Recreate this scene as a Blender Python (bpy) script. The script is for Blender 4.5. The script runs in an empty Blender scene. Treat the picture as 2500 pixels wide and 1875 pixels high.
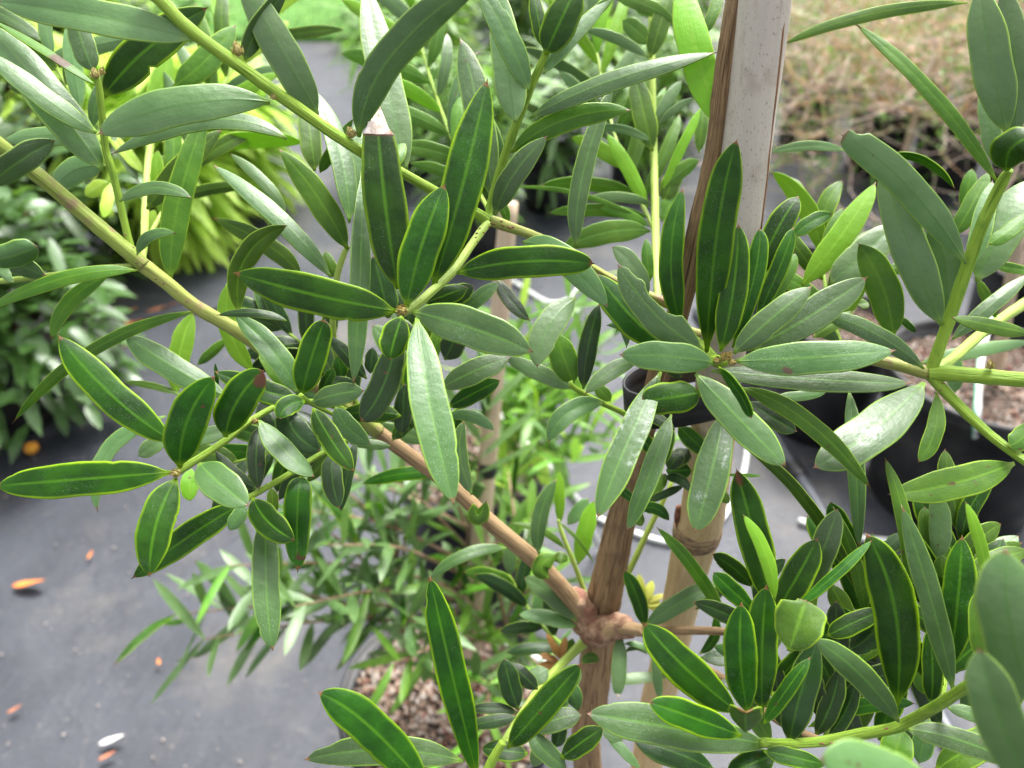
import bpy, bmesh, math, random
from mathutils import Vector, Matrix, noise
R = math.radians
rnd = random.Random(7)

# ------------------------------------------------------------------ camera, sky, sun, exposure
S = bpy.context.scene
COL = S.collection
CAM_H, PITCH, FPX = 1.10, R(35), 1947.0
cs, sn = math.cos(PITCH), math.sin(PITCH)
CAM = Vector((0, 0, CAM_H))
AX, AU, AF = Vector((1, 0, 0)), Vector((0, sn, cs)), Vector((0, cs, -sn))
cd = bpy.data.cameras.new('camera')
cd.sensor_width = 36; cd.lens = FPX / 2500 * 36
cd.clip_start = 0.02; cd.clip_end = 400
cd.dof.use_dof = True; cd.dof.focus_distance = 0.31; cd.dof.aperture_fstop = 9.5
cam = bpy.data.objects.new('camera', cd); COL.objects.link(cam)
cam.location = CAM; cam.rotation_euler = (math.pi / 2 - PITCH, 0, 0)
S.camera = cam
SUN_EL, SUN_AZ = R(62), R(25)          # azimuth from +Y towards +X
w = bpy.data.worlds.new('World'); S.world = w; w.use_nodes = True
nt = w.node_tree; nt.nodes.clear()
sky = nt.nodes.new('ShaderNodeTexSky'); sky.sky_type = 'NISHITA'; sky.sun_disc = False
sky.sun_elevation = SUN_EL; sky.sun_rotation = SUN_AZ
sky.air_density = 1.0; sky.dust_density = 6.0; sky.ozone_density = 0.6
hs = nt.nodes.new('ShaderNodeHueSaturation'); hs.inputs['Saturation'].default_value = 0.18
bg = nt.nodes.new('ShaderNodeBackground'); bg.inputs['Strength'].default_value = 0.10
ow = nt.nodes.new('ShaderNodeOutputWorld')
nt.links.new(sky.outputs[0], hs.inputs['Color']); nt.links.new(hs.outputs[0], bg.inputs[0]); nt.links.new(bg.outputs[0], ow.inputs[0])
sl = bpy.data.lights.new('sun', 'SUN'); sl.energy = 1.5; sl.angle = R(18); sl.color = (1, .98, .95)
so = bpy.data.objects.new('sun', sl); COL.objects.link(so)
so.rotation_euler = (math.pi / 2 - SUN_EL, 0, -SUN_AZ + math.pi)
so.rotation_euler = Vector((-math.cos(SUN_EL) * math.sin(SUN_AZ), -math.cos(SUN_EL) * math.cos(SUN_AZ), -math.sin(SUN_EL))).to_track_quat('-Z', 'Y').to_euler()
S.view_settings.view_transform = 'Standard'; S.view_settings.look = 'None'; S.view_settings.gamma = 1
S.view_settings.exposure = 2.12
S.render.engine = 'CYCLES'
S.cycles.max_bounces = 7; S.cycles.transparent_max_bounces = 4
S.cycles.use_denoising = True

# ------------------------------------------------------------------ helpers
def P(px, py, z):
    return CAM + AX * ((px - 1250) / FPX * z) + AU * ((937.5 - py) / FPX * z) + AF * z
def ground(px, py, h=0.0):
    d = AX * ((px - 1250) / FPX) + AU * ((937.5 - py) / FPX) + AF
    return CAM + d * ((h - CAM_H) / d.z)
def depth(p): return (p - CAM).dot(AF)
CROP = dict(A=(0, 0), B=(600, 0), C=(1200, 0), D=(1800, 0), E=(0, 600), F=(600, 600), G=(1200, 600), H=(1800, 600),
            I=(0, 1175), J=(600, 1175), K=(1200, 1175), L=(1800, 1175))
K_ = 700 / 1659
def cp(c, x, y):
    o = CROP[c]; return o[0] + x * K_, o[1] + y * K_

def link(name, me, parent=None, loc=(0, 0, 0)):
    o = bpy.data.objects.new(name, me); COL.objects.link(o); o.location = loc
    if parent: o.parent = parent
    return o
def mesh(name, verts, faces, mats, midx=None, uvs=None, smooth=True):
    me = bpy.data.meshes.new(name)
    me.from_pydata([tuple(v) for v in verts], [], faces)
    for m in mats: me.materials.append(m)
    if midx: me.polygons.foreach_set('material_index', midx)
    if smooth: me.polygons.foreach_set('use_smooth', [True] * len(me.polygons))
    if uvs:
        l = me.uv_layers.new(name='UVMap')
        flat = []
        for p in me.polygons:
            for vi in p.vertices: flat += uvs[vi]
        l.data.foreach_set('uv', flat)
    me.update()
    return me
def tag(o, label, cat, group=None, kind=None):
    o['label'] = label; o['category'] = cat
    if group: o['group'] = group
    if kind: o['kind'] = kind
    return o
def thing(name, loc, label, cat, group=None):
    o = bpy.data.objects.new(name, None); COL.objects.link(o); o.location = loc; o.empty_display_size = .05
    return tag(o, label, cat, group)

# ------------------------------------------------------------------ materials
def newmat(name):
    m = bpy.data.materials.new(name); m.use_nodes = True
    t = m.node_tree; t.nodes.clear()
    return m, t
class N:
    def __init__(s, t): s.t = t
    def n(s, k, **kw):
        x = s.t.nodes.new(k)
        for a, b in kw.items(): setattr(x, a, b)
        return x
    def set(s, sock, v):
        if isinstance(v, bpy.types.NodeSocket): s.t.links.new(v, sock)
        elif v is not None: sock.default_value = (*v, 1) if isinstance(v, tuple) and len(v) == 3 and sock.type == 'RGBA' else v
    def math(s, op, a, b=None, c=None):
        x = s.n('ShaderNodeMath', operation=op)
        s.set(x.inputs[0], a)
        if b is not None: s.set(x.inputs[1], b)
        if c is not None: s.set(x.inputs[2], c)
        return x.outputs[0]
    def ramp(s, v, a, b, lo=0., hi=1.):
        x = s.n('ShaderNodeMapRange', interpolation_type='SMOOTHSTEP')
        for i, q in enumerate((v, a, b, lo, hi)): s.set(x.inputs[i], q)
        return x.outputs[0]
    def mix(s, f, a, b, mode='MIX'):
        x = s.n('ShaderNodeMix', data_type='RGBA', blend_type=mode)
        s.set(x.inputs[0], f); s.set(x.inputs[6], a); s.set(x.inputs[7], b)
        return x.outputs[2]
    def noise(s, scale, detail=3, vec=None, rough=.55, dist=0.):
        x = s.n('ShaderNodeTexNoise'); s.set(x.inputs['Scale'], scale); s.set(x.inputs['Detail'], detail); s.set(x.inputs['Roughness'], rough)
        s.set(x.inputs['Distortion'], dist)
        if vec is not None: s.set(x.inputs['Vector'], vec)
        return x.outputs['Fac']
    def mapping(s, vec, scale=(1, 1, 1), loc=(0, 0, 0)):
        x = s.n('ShaderNodeMapping'); s.set(x.inputs['Vector'], vec); s.set(x.inputs['Scale'], scale); s.set(x.inputs['Location'], loc)
        return x.outputs[0]
    def bump(s, h, strength=.3, dist=.001):
        x = s.n('ShaderNodeBump'); s.set(x.inputs['Height'], h); s.set(x.inputs['Strength'], strength); s.set(x.inputs['Distance'], dist)
        return x.outputs[0]
    def bsdf(s, col, rough=.5, spec=.5, nrm=None, trans=0., tcol=None, sheen=0.):
        b = s.n('ShaderNodeBsdfPrincipled')
        s.set(b.inputs['Base Color'], col); s.set(b.inputs['Roughness'], rough); s.set(b.inputs['Specular IOR Level'], spec)
        if nrm is not None: s.set(b.inputs['Normal'], nrm)
        out = b.outputs[0]
        if trans:
            tr = s.n('ShaderNodeBsdfTranslucent'); s.set(tr.inputs['Color'], tcol if tcol is not None else col)
            if nrm is not None: s.set(tr.inputs['Normal'], nrm)
            mx = s.n('ShaderNodeMixShader'); s.set(mx.inputs[0], trans)
            s.t.links.new(out, mx.inputs[1]); s.t.links.new(tr.outputs[0], mx.inputs[2]); out = mx.outputs[0]
        o = s.n('ShaderNodeOutputMaterial'); s.t.links.new(out, o.inputs[0])
        return b

def leaf_mat(name, blade, blade2, rib, margin, rough=.36, spec=.5, trans=.12, dust=.25, marg_w=.09, tcol=(.25, .5, .05), var=.35):
    m, t = newmat(name); k = N(t)
    uv = k.n('ShaderNodeUVMap').outputs[0]
    sx = k.n('ShaderNodeSeparateXYZ'); t.links.new(uv, sx.inputs[0])
    u = k.math('ABSOLUTE', k.math('MULTIPLY_ADD', sx.outputs[0], 2., -1.)); v = sx.outputs[1]
    oi = k.n('ShaderNodeObjectInfo'); r = oi.outputs['Random']
    tc = k.n('ShaderNodeTexCoord').outputs['Object']
    off = k.n('ShaderNodeVectorMath', operation='ADD'); t.links.new(tc, off.inputs[0])
    cmb = k.n('ShaderNodeCombineXYZ'); k.set(cmb.inputs[0], k.math('MULTIPLY', r, 7.)); k.set(cmb.inputs[1], k.math('MULTIPLY', r, 13.)); t.links.new(cmb.outputs[0], off.inputs[1])
    vec = off.outputs[0]
    n1 = k.noise(70, 3, vec); n2 = k.noise(420, 2, vec)
    c = k.mix(k.ramp(n1, .3, .72), blade, blade2)
    c = k.mix(k.math('MULTIPLY', k.ramp(n2, .45, .8), .25), c, blade2)
    # per-leaf brightness
    hv = k.n('ShaderNodeHueSaturation'); k.set(hv.inputs['Value'], k.math('MULTIPLY_ADD', r, var * 1.6, 1 - var * .7)); k.set(hv.inputs['Hue'], k.math('MULTIPLY_ADD', oi.outputs['Random'], .02, .49)); k.set(hv.inputs['Color'], c); c = hv.outputs[0]
    # fine streaks running along the blade
    st = k.noise(1., 2, k.mapping(uv, (46, 2.2, 1)))
    c = k.mix(k.math('MULTIPLY', k.ramp(st, .5, .75), .07), c, rib)
    # margin glow and midrib
    nb = k.noise(160, 2, vec)
    mg = k.ramp(k.math('MULTIPLY_ADD', nb, .08, u), 1.0 - marg_w * 1.6, 1.02)
    c = k.mix(k.math('MULTIPLY', mg, k.math('MULTIPLY', k.ramp(k.noise(38, 2, vec), .3, .6, .5, 1.), k.math('MULTIPLY_ADD', k.math('FRACT', k.math('MULTIPLY', r, 17.3)), .45, .55))), c, margin)
    rb = k.math('SUBTRACT', 1., k.ramp(u, .015, .13)); rb = k.math('MULTIPLY', rb, k.ramp(v, .8, 1., 1., .25))
    c = k.mix(k.math('MULTIPLY', rb, .62), c, rib)
    base = k.math('SUBTRACT', 1., k.ramp(v, .0, .10))
    c = k.mix(k.math('MULTIPLY', base, .6), c, margin)
    # brown mucro
    tip = k.ramp(v, .972, .99)
    c = k.mix(k.math('MULTIPLY', tip, .85), c, (.16, .06, .025))
    # pale dust specks and blots
    sp = k.n('ShaderNodeTexVoronoi'); k.set(sp.inputs['Scale'], 2100.); k.set(sp.inputs['Vector'], vec)
    dots = k.math('SUBTRACT', 1., k.ramp(sp.outputs['Distance'], .1, .22))
    patch = k.ramp(k.noise(55, 3, vec), .46, .68)
    c = k.mix(k.math('MULTIPLY', k.math('MULTIPLY', dots, patch), dust * 2), c, (.5, .55, .5))
    bl = k.n('ShaderNodeAttribute', attribute_name='blot')
    blf = k.ramp(k.math('ADD', bl.outputs['Fac'], k.math('MULTIPLY_ADD', n2, .5, -.25)), .4, .7)
    c = k.mix(k.math('MULTIPLY', blf, .9), c, (.075, .024, .016))
    chf = k.math('MULTIPLY', k.ramp(k.math('MULTIPLY', bl.outputs['Fac'], -1.), .1, .7), k.ramp(k.noise(520, 4, vec, .7), .44, .62))
    c = k.mix(k.math('MULTIPLY', chf, .38), c, (.55, .58, .56))
    h = k.math('ADD', k.math('ADD', k.math('MULTIPLY', n2, .5), k.math('MULTIPLY', st, .25)), k.math('MULTIPLY', k.noise(130, 2, vec), .8))
    ro = k.math('MULTIPLY_ADD', n1, .16, rough - .08)
    k.bsdf(c, ro, spec, k.bump(h, .32, .0009), trans, tcol)
    return m

LM = {
    'd': leaf_mat('leaf_dark_upper', (.0060, .032, .0005), (.018, .078, .0010), (.065, .19, .005), (.25, .43, .008), .40, .20, .12, marg_w=.095),
    'g': leaf_mat('leaf_sheen_upper', (.032, .086, .012), (.052, .120, .024), (.085, .21, .022), (.25, .42, .04), .40, .58, .10, .45, .06),  # upper blade with grey sky sheen put into its paler green
    'u': leaf_mat('leaf_pale_under_and_lit', (.075, .165, .042), (.108, .210, .064), (.07, .18, .028), (.27, .43, .05), .39, .62, .14, .2, .06),  # pale undersides, and upper faces whose skylight is put into the colour
    'o': leaf_mat('leaf_olive_underside', (.036, .10, .004), (.070, .16, .007), (.12, .26, .013), (.29, .45, .025), .42, .32, .18, .2, .06),
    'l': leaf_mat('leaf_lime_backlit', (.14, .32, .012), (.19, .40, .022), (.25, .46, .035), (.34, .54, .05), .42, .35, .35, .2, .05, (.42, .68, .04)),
    'y': leaf_mat('leaf_young_yellow', (.36, .40, .07), (.45, .44, .09), (.45, .48, .11), (.45, .52, .09), .45, .35, .3, .1, .05, (.55, .65, .08)),
    'r': leaf_mat('leaf_young_rusty', (.26, .11, .03), (.36, .18, .05), (.40, .24, .08), (.42, .30, .08), .45, .35, .3, .1, .05, (.5, .25, .05)),
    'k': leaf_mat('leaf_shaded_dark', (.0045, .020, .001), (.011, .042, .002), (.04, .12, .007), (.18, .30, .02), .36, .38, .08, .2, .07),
}
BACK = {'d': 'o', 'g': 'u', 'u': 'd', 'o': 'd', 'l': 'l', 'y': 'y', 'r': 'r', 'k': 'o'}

def simple_mat(name, c1, c2, scale, rough=.6, spec=.4, stretch=(1, 1, 1), bump=.3, bdist=.001, coord='Object', trans=0., tcol=None, detail=4, c3=None, s3=8):
    m, t = newmat(name); k = N(t)
    tc = k.n('ShaderNodeTexCoord').outputs[coord]
    v = k.mapping(tc, stretch)
    n1 = k.noise(scale, detail, v)
    c = k.mix(k.ramp(n1, .32, .68), c1, c2)
    if c3: c = k.mix(k.ramp(k.noise(s3, 3, tc), .52, .68), c, c3)
    k.bsdf(c, rough, spec, k.bump(n1, bump, bdist) if bump else None, trans, tcol)
    return m
def bark_mat(name, c1, c2, c3, ridges=40, dist=.0015, rough=.75):
    m, t = newmat(name); k = N(t)
    uv = k.n('ShaderNodeUVMap').outputs[0]
    a = k.noise(1., 5, k.mapping(uv, (ridges * 2.6, 2.6, 1)), .65, 1.2)
    b = k.noise(1., 3, k.mapping(uv, (ridges * 7, 5, 1)))
    g = k.noise(1., 3, k.mapping(uv, (2, 9, 1)))
    c = k.mix(k.ramp(a, .30, .54), c1, c2)
    c = k.mix(k.ramp(g, .5, .7), c, c3)
    c = k.mix(k.math('MULTIPLY', k.ramp(b, .5, .8), .4), c, c1)
    k.bsdf(c, rough, .25, k.bump(k.math('ADD', a, k.math('MULTIPLY', b, .4)), .9, dist))
    return m
M = {}
M['bark'] = bark_mat('fibrous_bark', (.085, .045, .020), (.36, .235, .12), (.25, .155, .085), 9, .0026)
M['bark2'] = bark_mat('brown_branch_bark', (.13, .075, .034), (.37, .25, .13), (.27, .17, .09), 7, .0008)
M['purple'] = bark_mat('young_purple_bark', (.20, .20, .05), (.30, .34, .08), (.27, .16, .11), 4, .0004, .5)
M['green'] = bark_mat('green_twig', (.10, .21, .015), (.27, .42, .045), (.17, .31, .03), 4, .0010, .42)
M['olive'] = bark_mat('olive_bough_bark', (.12, .17, .025), (.24, .31, .055), (.22, .15, .085), 4, .0006, .48)
M['knotbark'] = simple_mat('rough_knot_bark', (.16, .085, .05), (.40, .26, .165), 190, .85, .2, bump=1., bdist=.002, c3=(.27, .13, .09), s3=120)
M['pgreen'] = bark_mat('pale_green_twig', (.20, .32, .045), (.34, .46, .09), (.27, .39, .07), 3, .0004, .45)
M['bud'] = simple_mat('bud_scales', (.22, .17, .05), (.45, .38, .12), 600, .6, bump=.6)
M['dead'] = simple_mat('dead_leaf_tip', (.46, .36, .29), (.72, .64, .58), 420, .8, .2, bump=.7, c3=(.30, .17, .12), s3=160)
M['deadbrown'] = simple_mat('dead_leaf_brown', (.10, .04, .025), (.26, .12, .07), 300, .8, .2, bump=.6)
M['tape'] = simple_mat('black_tape', (.010, .010, .011), (.018, .018, .02), 300, .45, .4, bump=.1)
M['pot'] = simple_mat('black_pot_plastic', (.008, .008, .009), (.018, .018, .019), 25, .42, .45, bump=.15, c3=(.03, .029, .027), s3=14)
M['hose'] = simple_mat('grey_black_hose', (.035, .04, .05), (.06, .065, .08), 60, .38, .5, bump=.1)
M['tube'] = simple_mat('white_drip_tube', (.70, .72, .68), (.82, .83, .80), 40, .35, .5, bump=0)
M['tubegreen'] = simple_mat('green_tube_stripe', (.06, .42, .22), (.09, .5, .28), 40, .4, .5, bump=0)

def stake_mat(name, lo, hi, grey):
    m, t = newmat(name); k = N(t)
    uv = k.n('ShaderNodeUVMap').outputs[0]
    pos = k.n('ShaderNodeNewGeometry').outputs['Position']
    sx = k.n('ShaderNodeSeparateXYZ'); t.links.new(pos, sx.inputs[0])
    st = k.noise(1., 4, k.mapping(uv, (16, 2.2, 1)), .65)
    pt = k.noise(1., 4, k.mapping(uv, (5, 6, 1)))
    fl = k.noise(1., 2, k.mapping(uv, (70, 60, 1)))
    c = k.mix(k.ramp(st, .35, .65), lo, hi)
    zf = k.ramp(k.math('MULTIPLY_ADD', pt, .16, sx.outputs[2]), .93, 1.02)
    g = k.mix(k.ramp(st, .3, .7), grey, tuple(x * .90 for x in grey))
    g = k.mix(k.math('MULTIPLY', k.ramp(pt, .5, .7), .5), g, (.30, .25, .185))
    c = k.mix(zf, c, g)
    c = k.mix(k.math('MULTIPLY', k.ramp(fl, .62, .70), .6), c, (.10, .08, .07))
    dd = k.noise(1., 1, k.mapping(uv, (40, 1.0, 1)))
    c = k.mix(k.math('MULTIPLY', k.ramp(dd, .62, .78), .18), c, (.16, .12, .09))
    k.bsdf(c, .58, .35, k.bump(k.math('ADD', st, fl), .35, .0005))
    return m
M['stake'] = stake_mat('weathered_bamboo', (.50, .36, .17), (.60, .46, .25), (.53, .475, .405))
M['stake2'] = stake_mat('plain_bamboo', (.50, .38, .25), (.58, .46, .33), (.55, .44, .34))
M['node'] = simple_mat('bamboo_node', (.14, .085, .05), (.40, .28, .15), 200, .7, bump=.5, stretch=(1, 1, 3))
M['split'] = simple_mat('split_edge', (.17, .075, .03), (.26, .13, .055), 90, .7, bump=.5)

# ------------------------------------------------------------------ geometry: tubes and leaves
def catmull(pts, k=6):
    if len(pts) < 3:
        return [pts[0].lerp(pts[1], i / k) for i in range(k + 1)]
    out = []
    q = [pts[0] * 2 - pts[1]] + pts + [pts[-1] * 2 - pts[-2]]
    for i in range(1, len(q) - 2):
        a, b, c, d = q[i - 1:i + 3]
        for j in range(k):
            s = j / k
            out.append(.5 * ((2 * b) + (c - a) * s + (2 * a - 5 * b + 4 * c - d) * s * s + (3 * b - a - 3 * c + d) * s ** 3))
    out.append(pts[-1].copy())
    return out
def tube_data(pts, rad, seg=12, k=6, rough=0., ridge=0.):
    """pts: Vectors, rad: radii; smooth tube with UV (around, metres along)"""
    v4 = [Vector((*p, r)) for p, r in zip(pts, rad)]
    c = catmull(v4, k)
    path = [Vector(x[:3]) for x in c]; rr = [max(x[3], .0002) for x in c]
    verts, faces, uvs = [], [], []
    T0 = (path[1] - path[0]).normalized()
    nrm = T0.orthogonal().normalized()
    L = 0
    for i, p in enumerate(path):
        T = (path[min(i + 1, len(path) - 1)] - path[max(i - 1, 0)]).normalized()
        nrm = (nrm - T * nrm.dot(T)).normalized(); bn = T.cross(nrm)
        if i: L += (p - path[i - 1]).length
        for j in range(seg + 1):
            a = 2 * math.pi * j / seg
            d = nrm * math.cos(a) + bn * math.sin(a)
            r = rr[i]
            if ridge: r *= 1 + ridge * (math.cos(5 * a + L * 60) + 1.1 * math.exp(-(((L * 70) % 1 - .5) / .16) ** 2) * (1 + .6 * math.cos(a + 2.4 * int(L * 70))))
            if rough: r *= 1 + rough * (noise.noise((p + d * r) * 120) + .5 * noise.noise((p + d * r) * 300))
            verts.append(p + d * r); uvs.append((j / seg, L * 10))
    for i in range(len(path) - 1):
        for j in range(seg):
            a = i * (seg + 1) + j
            faces.append((a, a + 1, a + seg + 2, a + seg + 1))
    for e in (0, len(path) - 1):
        s = e * (seg + 1); verts.append(path[e]); uvs.append((.5, 0)); ci = len(verts) - 1
        for j in range(seg):
            faces.append((s + j, ci, s + j + 1) if e == 0 else (s + j + 1, ci, s + j))
    return verts, faces, uvs
def tube(name, pts, rad, mat, parent=None, org=Vector((0, 0, 0)), seg=12, k=6, rough=0., ridge=0.):
    v, f, u = tube_data(pts, rad, seg, k, rough, ridge)
    o = org
    return link(name, mesh(name, [x - o for x in v], f, [mat], uvs=u), parent)

US = [-1, -.92, -.72, -.45, -.2, -.07, 0, .07, .2, .45, .72, .92, 1]
def prof(v, vm=.46, q=2.3, r=.72, pet=.10):
    if v < vm:
        s = v / vm; return max(pet * (1 - s), (1 - (1 - s) ** 2.7) ** .88 - .10 * (1 - s) ** 6)
    s = (v - vm) / (1 - vm); return max(.012, (1 - s ** (q * 1.15)) ** (r * .95))
def leaf_geo(b, m, t, hw, nfun, n=26, curl=.16, fold=0., vm=.46, q=2.75, r=.84, bites=(), thick=.00045, seed=0, dead=0., blots=(), wave=0., twist=0., band=0.):
    c = m * 2 - (b + t) * .5
    rg = random.Random(seed)
    ph = rg.random() * 6
    top, uvs, blot = [], [], []
    nn = []
    mu = []
    L = (t - b).length
    vs = [i / n for i in range(n + 1)]
    vs = [1 - (1 - x) ** 1.25 if x > .5 else x for x in vs]
    vs[-1] = 1.0
    vs = sorted(vs + [.97, .99, 1.022])
    for v in vs:
        ve = v
        p = b * (1 - ve) ** 2 + c * 2 * ve * (1 - ve) + t * ve * ve
        T = ((c - b) * (1 - ve) + (t - c) * ve).normalized()
        Nn = nfun(p, T, v); Nn = (Nn - T * Nn.dot(T)).normalized(); Sd = T.cross(Nn)
        wv = prof(v, vm, q, r) if v < 1 else (.045 if v < 1.01 else .008)
        if v > .96: wv = max(wv, .045) if v < 1.01 else wv
        tw = twist * (v - .3); Nn, Sd = Nn * math.cos(tw) + Sd * math.sin(tw), Sd * math.cos(tw) - Nn * math.sin(tw)
        cr = 0.
        if dead and v > 1 - dead:
            s = min((v - 1 + dead) / dead, 1.); wv = prof(1 - dead, vm, q, r) * (.74 - .66 * s ** 1.5); cr = 1.
        for u in US:
            ww = wv * (1 + .03 * math.sin(v * 17 + ph + (2 if u > 0 else 0)))
            for (sd, bv, bs, bd) in bites:
                if u * sd > 0:
                    x = (v - bv) / bs
                    if abs(x) < 1: ww *= 1 - bd * math.sqrt(1 - x * x) * (1 + .12 * math.sin(x * 19))
            h = -curl * u * u * hw * wv - fold * (abs(u)) * hw * wv * -1
            h += (.03 * hw * math.exp(-(u / .07) ** 2)) * (1 - v)
            h += wave * hw * math.sin(v * 9 + ph) * u
            top.append(p + Sd * (u * hw * ww) + Nn * h); uvs.append(((u + 1) / 2, v)); nn.append(Nn)
            if cr: h += hw * .35 * noise.noise(Vector((u * 2.2, v * 40, seed))) + hw * .2
            bb = 0
            if dead: bb = max(bb, 1.1 - abs(v - 1 + dead) / .016)
            if band: bb = max(bb, 1.1 - abs(v - band + .012 * u) / .02)
            for bt in blots:
                dd = math.hypot((u - bt[0]) * hw, (v - bt[1]) * L) / bt[2]
                if len(bt) > 3:
                    if dd < 1 and bb <= 0: bb = min(bb, dd - 1)
                else: bb = max(bb, 1 - dd)
            blot.append(bb)
    k = len(US); nv = len(vs)
    th = lambda u: thick * (1.0 if abs(u) < .95 else .5)
    bot = [top[i] - nn[i] * thick for i in range(len(top))]
    verts = top + bot; B = len(top)
    faces, mi = [], []
    for i in range(nv - 1):
        dd = dead and (vs[i] + vs[i + 1]) / 2 > 1 - dead
        for j in range(k - 1):
            a = i * k + j
            faces.append((a, a + 1, a + k + 1, a + k)); mi.append(2 if dd else 0)
            faces.append((B + a, B + a + k, B + a + k + 1, B + a + 1)); mi.append(2 if dd else 1)
        for j, fl in ((0, 0), (k - 1, 1)):
            a = i * k + j
            f = (a, a + k, B + a + k, B + a)
            faces.append(f if not fl else f[::-1]); mi.append(2 if dd else 0)
    for i, fl in ((0, 1), (nv - 1, 0)):
        for j in range(k - 1):
            a = i * k + j
            f = (a, a + 1, B + a + 1, B + a)
            faces.append(f[::-1] if fl else f); mi.append(0)
    return verts, faces, mi, uvs + uvs, blot + blot

LEAFN = 0
def leaf(parent, org, c, bx, by, tx, ty, wpx, z, m=None, dz=None, roll=None, k='d', name='leaf', tc=None, **kw):
    """one leaf from pixel base/tip (crop letter c), width wpx in crop pixels, depth z at its base"""
    global LEAFN; LEAFN += 1
    rg = random.Random(LEAFN * 31 + 5)
    b2 = cp(c, bx, by); t2 = cp(tc or c, tx, ty)
    m2 = cp(c, *m) if m else ((b2[0] + t2[0]) / 2, (b2[1] + t2[1]) / 2)
    dx, dy = t2[0] - b2[0], t2[1] - b2[1]; ln = math.hypot(dx, dy); Lm = ln / FPX * z
    fy = dy / ln
    if dz is None:
        dz = (-.42 * fy if fy > 0 else -.12 * fy) * Lm + rg.uniform(-.08, .08) * Lm
    zt = z + dz; zm = (z + zt) / 2 - .07 * Lm
    b = P(*b2, z); t = P(*t2, zt); mm = P(*m2, zm)
    if roll is None:
        hor = abs(dx) / ln
        roll = (R(20) * hor + R(rg.uniform(-9, 9)))
        roll *= -1 if dx > 0 else 1
        if kw.pop('flip', 0): roll = -roll
    else: roll = R(roll)
    kw.setdefault('twist', R(rg.uniform(-22, 22))); kw.setdefault('wave', rg.uniform(0, .05)); kw.setdefault('fold', rg.uniform(-.02, .20))
    if wpx > 90 and 'bites' not in kw and rg.random() < .35:
        kw['bites'] = [(rg.choice((-1, 1)), rg.uniform(.3, .92), rg.uniform(.008, .018), rg.uniform(.05, .14)) for _ in range(rg.choice((1, 1, 2)))]
    if wpx > 90 and 'blots' not in kw and rg.random() < .4:
        kw['blots'] = [(rg.uniform(-.8, .8), rg.uniform(.2, .97), rg.uniform(.0006, .0016)) for _ in range(rg.choice((1, 2, 3)))]
    hw = .965 * wpx * K_ / 2 / FPX * (z + zt) / 2 / max(math.cos(roll), .4)
    def nf(p, T, v):
        V = (CAM - p).normalized(); N0 = (V - T * V.dot(T)).normalized(); Sd = T.cross(N0)
        return N0 * math.cos(roll) + Sd * math.sin(roll)
    vd, fc, mi, uv, bl = leaf_geo(b, mm, t, hw, nf, seed=LEAFN, **kw)
    o = b
    dm = M['dead'] if kw.get('dead', 0) and not name.startswith('brown') else M['deadbrown']
    me = mesh('leaf', [x - o for x in vd], fc, [LM[k], LM[BACK[k]], dm], mi, uv)
    if kw.get('blots') or kw.get('dead') or kw.get('band'):
        a = me.attributes.new('blot', 'FLOAT', 'POINT'); a.data.foreach_set('value', bl)
    ob = link('leaf', me, parent, b - org)
    return ob

def bud(parent, org, p, r, axis=Vector((0, 0, 1)), mat='bud'):
    """a scaly bud: overlapping small scales on an ovoid"""
    verts, faces = [], []
    ax = axis.normalized(); e1 = ax.orthogonal().normalized(); e2 = ax.cross(e1)
    for ring, (hh, rr, nsc) in enumerate(((-.3, .95, 6), (.25, .8, 6), (.75, .5, 5), (1.15, .2, 3))):
        for s in range(nsc):
            a = 2 * math.pi * (s + ring * .5) / nsc
            d = e1 * math.cos(a) + e2 * math.sin(a); sd = ax.cross(d)
            c0 = p + ax * (hh * r * .9) + d * (rr * r)
            wv = r * .62
            q = [c0 - sd * wv * .6 - ax * r * .45 - d * r * .15, c0 + sd * wv * .6 - ax * r * .45 - d * r * .15,
                 c0 + sd * wv * .5 + d * r * .08, c0 + ax * r * .75 + d * r * (-.1 + .3 * (ring < 2)), c0 - sd * wv * .5 + d * r * .08]
            i = len(verts); verts += q; faces.append((i, i + 1, i + 2, i + 3, i + 4))
    i0 = len(verts)
    for a in range(5):
        th = math.pi * a / 4
        for s in range(8):
            f = 2 * math.pi * s / 8
            verts.append(p + ax * (-math.cos(th) * r) + (e1 * math.cos(f) + e2 * math.sin(f)) * (math.sin(th) * r * .8))
    for a in range(4):
        for s in range(8):
            q = i0 + a * 8; faces.append((q + s, q + (s + 1) % 8, q + 8 + (s + 1) % 8, q + 8 + s))
    return link('bud', mesh('bud', [v - org for v in verts], faces, [M[mat]], smooth=False), parent)

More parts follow.
